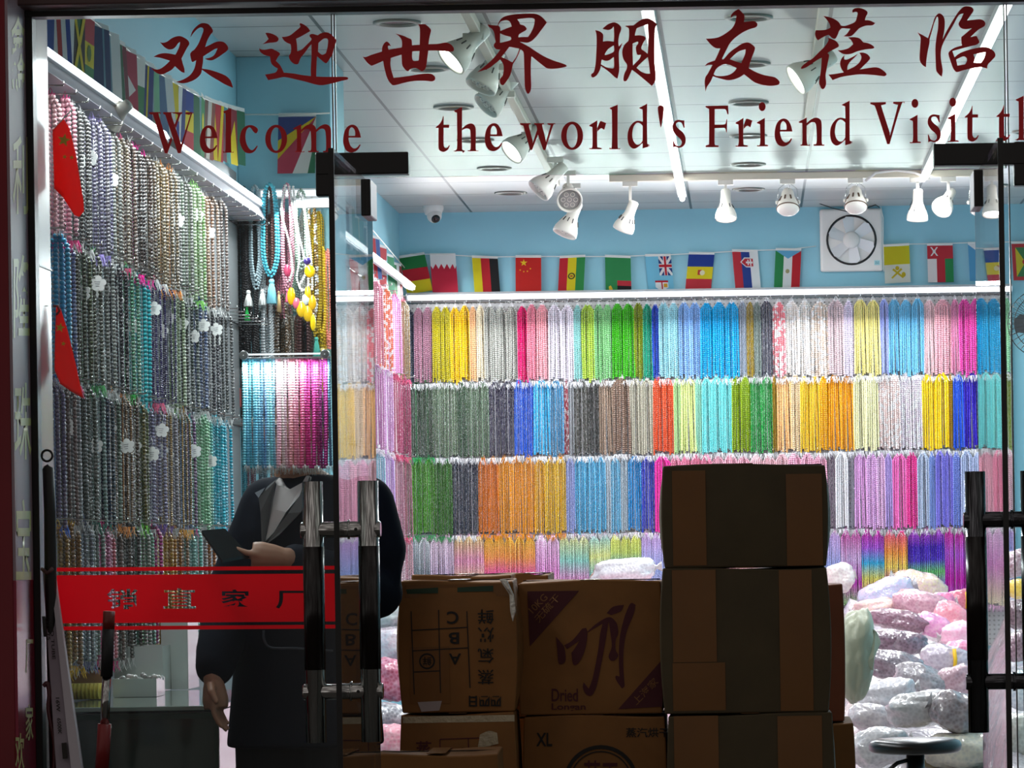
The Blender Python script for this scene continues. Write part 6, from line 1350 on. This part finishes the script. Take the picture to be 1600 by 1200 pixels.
BG = [(1437, 913, 82, 40, 18.4, -.28, ('#e8c0c8', '#f0e0b0'), 'pale pink and yellow bead bag on the very top of the heap'), (1385, 928, 84, 46, 18.0, .30, ('#b8c8e0', '#d8c0e0'), 'pale blue bead bag beside the pink one on top of the heap'),
 (1438, 944, 88, 40, 17.2, -.18, ('#b8788c', '#e0b0bc'), 'dusty rose bead bag lying across the upper heap'), (1368, 952, 70, 34, 17.3, .1, ('#e8d0b8', '#f0c0c8'), 'cream and pink bead bag under the pale blue one'),
 (1467, 944, 50, 34, 17.6, .2, ('#e85c98', '#f0a0c0'), 'hot pink bead bag behind the dusty rose one'), (1404, 970, 96, 34, 16.4, -.2, ('#6c4050', '#a88090'), 'dark plum bead bag in the middle of the heap'),
 (1458, 977, 60, 36, 16.4, -.3, ('#e080c0', '#f0b8d0'), 'orchid pink bead bag beside the dark plum one'), (1485, 966, 58, 48, 16.8, -.5, ('#f08098', '#f8b0b8'), 'salmon pink bead bag tilting towards the door handle'),
 (1502, 938, 50, 34, 17.9, .1, ('#c05070', '#e08090'), 'crimson bead bag with a yellow label near the door handle'), (1500, 992, 60, 40, 16.2, .1, ('#f0a0c0', '#f8c8d8'), 'light pink bead bag beside the door handle'),
 (1500, 1018, 60, 34, 15.6, .1, ('#e870a0', '#f0b8cc'), 'rose pink bead bag beside the door handle, under the light pink one'), (1404, 1004, 92, 38, 15.4, -.12, ('#4a3540', '#8c7080'), 'aubergine bead bag under the dark plum one'),
 (1400, 1042, 104, 46, 14.6, -.25, ('#5c5058', '#988c94'), 'smoky grey bead bag under the aubergine one'), (1478, 1030, 78, 42, 15.0, -.2, ('#a898a8', '#d0c4cc'), 'lilac grey bag with a yellow label in the heap'),
 (1440, 1066, 86, 52, 14.0, -.3, ('#787074', '#b0a8ac'), 'ash grey clear bag in the lower heap'), (1492, 1065, 66, 46, 14.0, .3, ('#9c7480', '#c8a8b0'), 'mauve brown bead bag beside the door handle'),
 (1380, 1086, 100, 46, 13.5, .25, ('#b8b4b8', '#dcd8dc'), 'white clear bag low in the heap beside the pale sack'), (1440, 1108, 110, 54, 12.9, .1, ('#b0acac', '#d8d4d4'), 'big clear bag of white beads behind the stool seat'),
 (1492, 1112, 76, 60, 12.8, -.4, ('#807074', '#b8aeb0'), 'grey-brown clear bag leaning towards the door handle'), (1362, 1122, 70, 44, 13.1, -.2, ('#a8a0a8', '#d0c8c8'), 'silvery clear bag beside the brown box edge'),
 (1375, 1168, 90, 60, 12.7, .2, ('#b8b4b8', '#e0dcdc'), 'crumpled white clear bag just behind the stool seat edge'), (1500, 1172, 110, 56, 12.8, 0, ('#c8c4b8', '#e8e0c8'), 'clear bag of cream beads under the steel door handle'),
 (1440, 1195, 90, 50, 12.9, .1, ('#c0b8b0', '#d8c080'), 'clear bag with yellow beads behind the stool post'),
 (612, 1008, 66, 50, 13.9, .1, ('#e8c8d0', '#f0e8ec'), 'pale pink bead bag glimpsed beside the black door grip'), (612, 1062, 68, 66, 13.5, -.3, ('#b02850', '#e8a0b8'), 'raspberry and white bead bag glimpsed between handle and boxes'),
 (614, 1118, 66, 36, 13.2, -.2, ('#70707a', '#d8d8dc'), 'silver bead bag under the raspberry one'), (612, 1164, 70, 62, 13.0, .1, ('#e88098', '#f0c0c8'), 'pink bead bag under the silver one, near the carton rim'),
 (600, 960, 70, 40, 14.4, .1, ('#d8e0d8', '#f0f0ec'), 'white bag glimpsed above the pale pink one beside the door grip'),
 (975, 893, 100, 40, 16.5, .12, ('#c8c4c8', '#f0eef0'), 'clear bag of white beads peeking over the box with the brush character'),
 (1312, 903, 44, 44, 17.2, .2, ('#d8c0c0', '#f0e8e0'), 'clear bag peeking out beside the topmost dark box'),
 (1588, 880, 60, 40, 16.5, .2, ('#7c4c5c', '#c8b0b8'), 'plum bead bag past the open door, under the blue wall'), (1596, 920, 44, 30, 16.2, .0, ('#e0b020', '#f0d060'), 'yellow bead bag past the open door'),
 (1600, 962, 60, 46, 15.6, -.2, ('#3c2028', '#8c7078'), 'dark maroon bead bag past the open door, under the yellow one'), (1594, 1010, 60, 46, 15, .3, ('#54303c', '#a88894'), 'wine-coloured bead bag past the open door'),
 (1600, 1080, 60, 60, 14, .1, ('#9caab8', '#d8dcdc'), 'blue-grey clear bag past the open door'), (1590, 1155, 80, 80, 13, .1, ('#c0bcb0', '#e8e4dc'), 'cream clear bag lowest past the open door')]
for i, (cx, cy, wp, hp_, d, rot, cols, lab) in enumerate(BG):
    bag(cx, cy, wp, hp_, d, rot, cols, lab, i + 1, 1 if i % 3 else -1, .75, tie=('yellow label' in lab))
# the mass of older bags that carries the coloured ones
def mound(name, x0, x1, y0, y1, hf, cols, lab, seed):
    nx, ny = 40, 90; mb = MB(); vs = []; fs = []
    for i in range(nx + 1):
        for k in range(ny + 1):
            u, v = i / nx, k / ny; x, y = x0 + (x1 - x0) * u, y0 + (y1 - y0) * v
            e = min(1, 5 * u, 5 * (1 - u)) ** .5 * min(1, 8 * v) ** .5
            z = hf(v) * e * (1 + .10 * mnoise.noise(Vector((x * 5, y * 5, seed))) + .05 * mnoise.noise(Vector((x * 14, y * 14, seed))))
            vs.append((x + .03 * mnoise.noise(Vector((y * 4, z * 4, seed))) , y, max(0.0, z)))
    for i in range(nx):
        for k in range(ny):
            a = i * (ny + 1) + k; fs.append((a, a + ny + 1, a + ny + 2, a + 1))
    n = len(vs); vs += [(x0, y0, -.0), (x1, y0, -.0), (x1, y1, -.0), (x0, y1, -.0)]; fs.append((n, n + 3, n + 2, n + 1))
    mb.add(vs, fs, 0, True); o = mb.build(name, bag_mat('beads_in_clear_bag_%d' % seed, *cols)); tag(o, lab, 'bags', None, 'stuff')
mound('bag_heap', .14, 2.1, 3.25, 10.3, lambda v: .44 + .52 * v, ('#a89aa0', '#d8d0d4'), 'heap of crumpled clear bags beneath the coloured bead bags', 99)
mound('bag_heap', -1.46, .05, 3.9, 10.2, lambda v: .48 + .46 * min(1, v * 4), ('#c88098', '#e8d0d8'), 'heap of pink clear bags behind the boxes and the door handle', 98)
# pale woven sack
t = empty('woven_sack', P(1343, 1026, 12.7), 0, 'pale green-white woven sack slumped against the brown boxes', 'sack')
mb = MB(); mb.ball((0, 0, 0), 1, 48, 36)
for i, v in enumerate(mb.v):
    q = v / max(1e-6, (abs(v.x) ** 3.2 + abs(v.y) ** 3.2 + abs(v.z) ** 3.2) ** (1 / 3.2)); cr = .10 * abs(mnoise.noise(q * 2.6)) + .10 * mnoise.noise(q * 1.3 + Vector((4, 2, 0))) + .035 * abs(mnoise.noise(q * 8))
    k = 1.02 - cr; tp = 1 - .30 * max(0, -q.z) ** 2; mb.v[i] = Vector((q.x * .060 * k * tp + .012 * q.z - .01, q.y * .12 * k * tp, q.z * .165 * k))
mb.build('sack_body', mat('woven_plastic', '#a9ac94', .45, bump=1., bscale=11), t)
mb = MB(); fold = [(-.02, -.05, .10), (.02, -.08, .12), (.06, -.07, .09), (.075, -.06, .05), (.05, -.10, .0), (.045, -.105, -.05), (.02, -.11, -.02), (.0, -.10, .05)]
sheet(mb, fold, .02); mb.build('folded_rim', mat('woven_plastic', '#b9bba4'), t, bevel=.006)

p = P(364, 622, YC + D0 - .06); t = empty('red_pouch', p, 0, 'small dull red pouch hanging among the dark hanks low on the column', 'pouch')
MB().box((0, 0, 0), (.062, .02, .075)).build('pouch_body', mat('dull_red_cloth', '#8c3434', .7), t, bevel=.008)
MB().tube([(-.02, 0, .037), (0, 0, .07), (.02, 0, .037)], .002, 5).build('pouch_cord', M_black, t)

# ------------------------------------------------------------------ stool
p = P(1430, 1165, 11.7); t = empty('stool', (p.x, p.y, 0), 0, 'round black swivel stool in front of the heap of clear bags', 'stool')
zs = p.z
MB().lathe([(.001, .024), (.126, .022), (.146, .015), (.152, .002), (.150, -.014), (.139, -.022), (.001, -.024)], 48, 0, RT((0, 0, zs))).build('seat', mat('black_vinyl', '#141414', .3), t)
MB().tube([(0, 0, zs - .03), (0, 0, zs - .16)], .030, 16).build('column_cover', M_black, t)
MB().tube([(0, 0, zs - .15), (0, 0, .10)], .016, 14).build('gas_column', M_chrome, t)
MB().tube([(0, 0, zs - .04), (-.06, -.02, zs - .055), (-.10, -.03, zs - .085)], .007, 8).build('height_lever', M_black, t)
for k in range(5):
    a = 2 * PI * k / 5 + .3; l_ = MB().tube([(0, 0, .11), (.13 * math.cos(a), .13 * math.sin(a), .09), (.24 * math.cos(a), .24 * math.sin(a), .065)], [.022, .018, .013], 10).build('leg', M_black, t)
    MB().lathe([(.001, -.012), (.026, -.012), (.026, .012), (.001, .012)], 16, 0, RT((.24 * math.cos(a), .24 * math.sin(a), .027), PI / 2, 0, a)).build('caster', M_black, l_)

# ------------------------------------------------------------------ glass counter and what lies on it
G_case = mat('dark_green_glass', '#26382f', .08, coat=1.)
pc0, pc1 = P(80, 1108, 9.25), P(341, 1108, 9.25); zc = P(210, 1108, 9.25).z
t = empty('display_counter', ((pc0.x + pc1.x) / 2, .43, 0), 0, 'dark green glass display counter behind the side pane', 'counter')
cw = pc1.x - pc0.x
MB().box((0, .55, zc / 2 - .005), (cw - .01, 1.08, zc - .01)).build('case_body', G_case, t)
MB().box((0, .55, zc), (cw, 1.10, .012)).build('glass_top', mat('greenish_glass_top', '#8fa39a', .06, coat=1.), t, bevel=.002)
mb = MB()
for s in (-1, 1): mb.box((s * (cw / 2 - .006), .008, zc / 2), (.012, .012, zc))
mb.box((0, .006, zc - .02), (cw, .012, .014)); mb.build('metal_edge', mat('dull_green_metal', '#3c4a42', .3, metal=.5), t)
ZC = zc + .007
def tray(px0, px1, d, dep, h, lab, cols, rows=5):
    a, b = P(px0, 1060, d), P(px1, 1060, d); w_ = b.x - a.x
    t = empty('bead_tray', ((a.x + b.x) / 2, d - D0, ZC), 0, lab, 'tray', 'clear trays on the glass counter')
    mb = MB(); th = .003
    for c, s in (((0, -dep / 2, h / 2), (w_, th, h)), ((0, dep / 2, h / 2), (w_, th, h)), ((-w_ / 2, 0, h / 2), (th, dep, h)), ((w_ / 2, 0, h / 2), (th, dep, h)), ((0, 0, th / 2), (w_, dep, th))): mb.box(c, s)
    mb.build('tray_shell', mat('clear_acrylic', '#b9bfbc', .1, coat=.6), t)
    mb = MB(); rnd = random.Random(int(px0))
    for i in range(rows):
        for k in range(int(w_ / .013)):
            mb.ball((-w_ / 2 + .01 + k * .013, -dep / 2 + .02 + i * dep / rows, h * .75 + rnd.uniform(0, .02)), .0075, 7, 5, rnd.randrange(len(cols)))
    mb.build('loose_beads', [mat('tray_bead_' + c, '#' + c, .2) for c in cols], t)['kind'] = 'stuff'
tray(188, 262, 10.35, .18, .13, 'clear tray of dark and amber beads on the counter behind the mop handle', ['2c2c34', 'a08060', 'd0c0b0'])
tray(262, 302, 10.5, .2, .20, 'tall clear tray of pale beads at the far edge of the counter', ['d8d4cc', 'c0a890', '8c6c60'], 4)
tray(184, 250, 9.95, .14, .05, 'low clear tray in front of the dark beads on the counter', ['c0bcb8', '90908c'], 3)
# stand with dark bracelets
t = empty('bracelet_stand', P(128, 1062, 10.2), 0, 'dark bracelet stand with grey bead bracelets on the counter', 'stand'); zz = ZC - t.location.z
MB().box((0, 0, zz + .01), (.14, .09, .02)).box((0.01, 0, zz + .07), (.022, .022, .11)).build('stand_post', mat('dark_plum_velvet', '#2c2430', .8), t)
for i, z in enumerate((.10, .125, .15)):
    mb = MB(); r_ = .052; beads_on(mb, [(r_ * 1.25 * math.cos(2 * PI * k / 30), .035 * math.sin(2 * PI * k / 30), zz + z + .006 * math.sin(k)) for k in range(31)], .008, .0145)
    mb.build('bracelet', mat('grey_agate' if i != 1 else 'black_agate', '#8c8c90' if i != 1 else '#202024', .15), t)
MB().box((0, -.01, zz + .082), (.12, .05, .008)).build('coral_band', mat('coral_band', '#e0603c', .5), t)
# pleated yellow pouch and tan roll
t = empty('pleated_pouch', P(130, 1080, 9.75), 0, 'pale yellow pleated pouch on the counter edge', 'pouch'); zz = ZC - t.location.z
mb = MB(); vs = []; fs = []; n = 60
for i in range(6):
    for k in range(n + 1):
        x = -.055 + .11 * k / n; zt = zz + .002 + .042 * i / 5; vs.append((x, -.02 - .008 * math.sin(k * 2 * PI / 6) * (1 - i / 8) - .012 * math.sin(PI * i / 5), zt))
for i in range(5):
    for k in range(n): fs.append((i * (n + 1) + k, i * (n + 1) + k + 1, (i + 1) * (n + 1) + k + 1, (i + 1) * (n + 1) + k))
mb.add(vs, fs, 0, True); mb.box((0, .012, zz + .022), (.11, .05, .042)); mb.build('pleated_front', mat('pale_yellow_satin', '#d8c860', .5), t)
t = empty('jewel_roll', P(130, 1062, 9.9), 0, 'tan fabric jewel roll lying behind the yellow pouch', 'roll'); zz = ZC - t.location.z
MB().tube([(-.065, .02, zz + .045), (-.03, .02, zz + .05), (.0, .02, zz + .045), (.03, .02, zz + .052), (.06, .02, zz + .045)], [.03, .036, .032, .036, .028], 14).build('roll_body', mat('tan_fabric', '#b88c68', .8), t)
mb = MB(); beads_on(mb, [(-.065 + .13 * k / 10, -.012, zz + .078 + .004 * math.sin(k)) for k in range(11)], .007, .012); mb.build('bead_trim', mat('dark_bead_trim', '#3c3c34', .2), t)

# ------------------------------------------------------------------ things leaning outside the pane
# long white lamp carton
def prism(mb, quadA, quadB, mi=0):
    mb.add(list(quadA) + list(quadB), [(3, 2, 1, 0), (4, 5, 6, 7), (0, 1, 5, 4), (1, 2, 6, 5), (2, 3, 7, 6), (3, 0, 4, 7)], mi)
dl = 8.62
t = empty('lamp_carton', P(72, 895, dl), 0, 'long white lamp carton printed LED leaning by the entrance post', 'carton')
o0 = t.location.copy()
def q4(ax, bx, y, d, dep): return [P(ax, y, d) - o0, P(bx, y, d) - o0, P(bx, y, d) - o0 + Vector((0, dep, 0)), P(ax, y, d) - o0 + Vector((0, dep, 0))]
mb = MB(); prism(mb, q4(66, 80, 888, dl + .1, .05), q4(88, 126, 1210, dl, .05)); bx_ = mb.build('carton_body', mat('white_carton', '#8e8590', .55), t, bevel=.002)
mb = MB(); prism(mb, q4(78, 84, 890, dl + .09, .02), q4(112, 128, 1210, dl - .01, .02)); mb.build('carton_side', mat('pale_carton_edge', '#b9b4bc', .5), t)
def lean_text(body, y0, y1, xl, xr, m=M_ink, bold=.01):
    # reads downwards along the leaning carton
    def to3(u, v):
        y = y0 + (y1 - y0) * u; f = (y - 888) / (1210 - 888); off = 22 * f; dd = dl + .1 - .1 * f
        return P(xr + off - (xr - xl) * (1 - v) , y, dd - .006) - o0
    link('printed_text', text_mesh('printed_text', body, to3, m, bold), t)
lean_text('LED T5', 965, 1000, 66, 71); lean_text('LED TUBE', 972, 1030, 72, 77)
lean_text('16W', 1090, 1112, 73, 79, bold=.02); lean_text('6500K', 1122, 1147, 73, 79, bold=.02)
mb = MB(); prism(mb, [P(66, 963, dl + .06) - o0 + Vector((0, -.004, 0)) for _ in range(1)] + [P(71, 963, dl + .06) - o0, P(71, 963, dl + .065) - o0, P(66, 963, dl + .065) - o0], [P(68, 995, dl + .055) - o0, P(73, 995, dl + .055) - o0, P(73, 995, dl + .06) - o0, P(68, 995, dl + .06) - o0]); mb.build('printed_block', M_ink, t)
mb = MB(); prism(mb, [P(96, 1161, dl + .002) - o0, P(104, 1160, dl + .002) - o0, P(104, 1160, dl + .01) - o0, P(96, 1161, dl + .01) - o0], [P(98, 1186, dl - .006) - o0, P(106, 1185, dl - .006) - o0, P(106, 1185, dl) - o0, P(98, 1186, dl) - o0]); mb.build('printed_block', M_ink, t)
# black rolled thing with a ring
t = empty('rolled_umbrella', P(76, 895, 8.7), 0, 'black rolled umbrella with a ring on top, standing by the entrance post', 'umbrella'); o0 = t.location.copy()
MB().tube([P(72, 727, 8.7) - o0, P(75, 732, 8.7) - o0, P(78, 800, 8.7) - o0, P(79, 885, 8.7) - o0, P(80, 1000, 8.7) - o0, P(84, 1300, 8.7) - o0], [.006, .0135, .0145, .015, .012, .006], 14).build('rolled_cloth', mat('black_nylon', '#0d0c0c', .5), t)
c = P(73.5, 712, 8.7) - o0
MB().tube([(c.x + .013 * math.cos(2 * PI * i / 24), c.y, c.z + .0135 * math.sin(2 * PI * i / 24)) for i in range(24)], .0030, 8, closed=True).build('ring', mat('dark_ring_metal', '#2a2624', .3, metal=.6), t)
MB().tube([P(66, 889, 8.69) - o0, P(74, 896, 8.67) - o0, P(82, 888, 8.68) - o0], .005, 8).build('strap', mat('brown_strap', '#4c2c2c', .6), t)
# folded wine-red handle further down
t = tag(MB().tube(cat_pts([P(68, 1072, 8.66), P(74, 1068, 8.66), P(77, 1085, 8.66), P(76, 1110, 8.66), P(85, 1160, 8.66), P(84, 1210, 8.66)]), .0055, 8).build('hooked_cane', mat('wine_red_lacquer', '#4a1c24', .3)), 'dark red hooked cane beside the white lamp carton', 'cane')
# mop handle
t = empty('mop', P(165, 1300, 8.6), 0, 'telescopic mop handle with black grip and red sleeve leaning at the red band', 'mop'); o0 = t.location.copy()
def seg(y0, y1, x0, x1, r, m, name, d=8.62): return MB().tube([P(x0, y0, d) - o0, P(x1, y1, d) - o0], r, 16).build(name, m, t)
seg(955, 984, 170.5, 169.5, .0145, mat('orange_red_cap', '#6e2014', .4), 'grip_cap'); seg(983, 1057, 169.5, 166.5, .0148, mat('black_rubber', '#15181a', .6), 'grip')
seg(1057, 1131, 167, 163.5, .0112, M_chrome, 'steel_tube'); seg(1131, 1205, 163.5, 159, .0165, mat('red_plastic', '#7c1c1c', .4), 'sleeve'); seg(1205, 1500, 159, 148, .012, M_chrome, 'steel_tube')
q_ = P(147, 1500, 8.62) - o0
MB().box((q_.x, q_.y, q_.z - .03), (.26, .08, .05)).build('mop_head', mat('grey_cloth', '#6c6c6c', .9), t, bevel=.01)
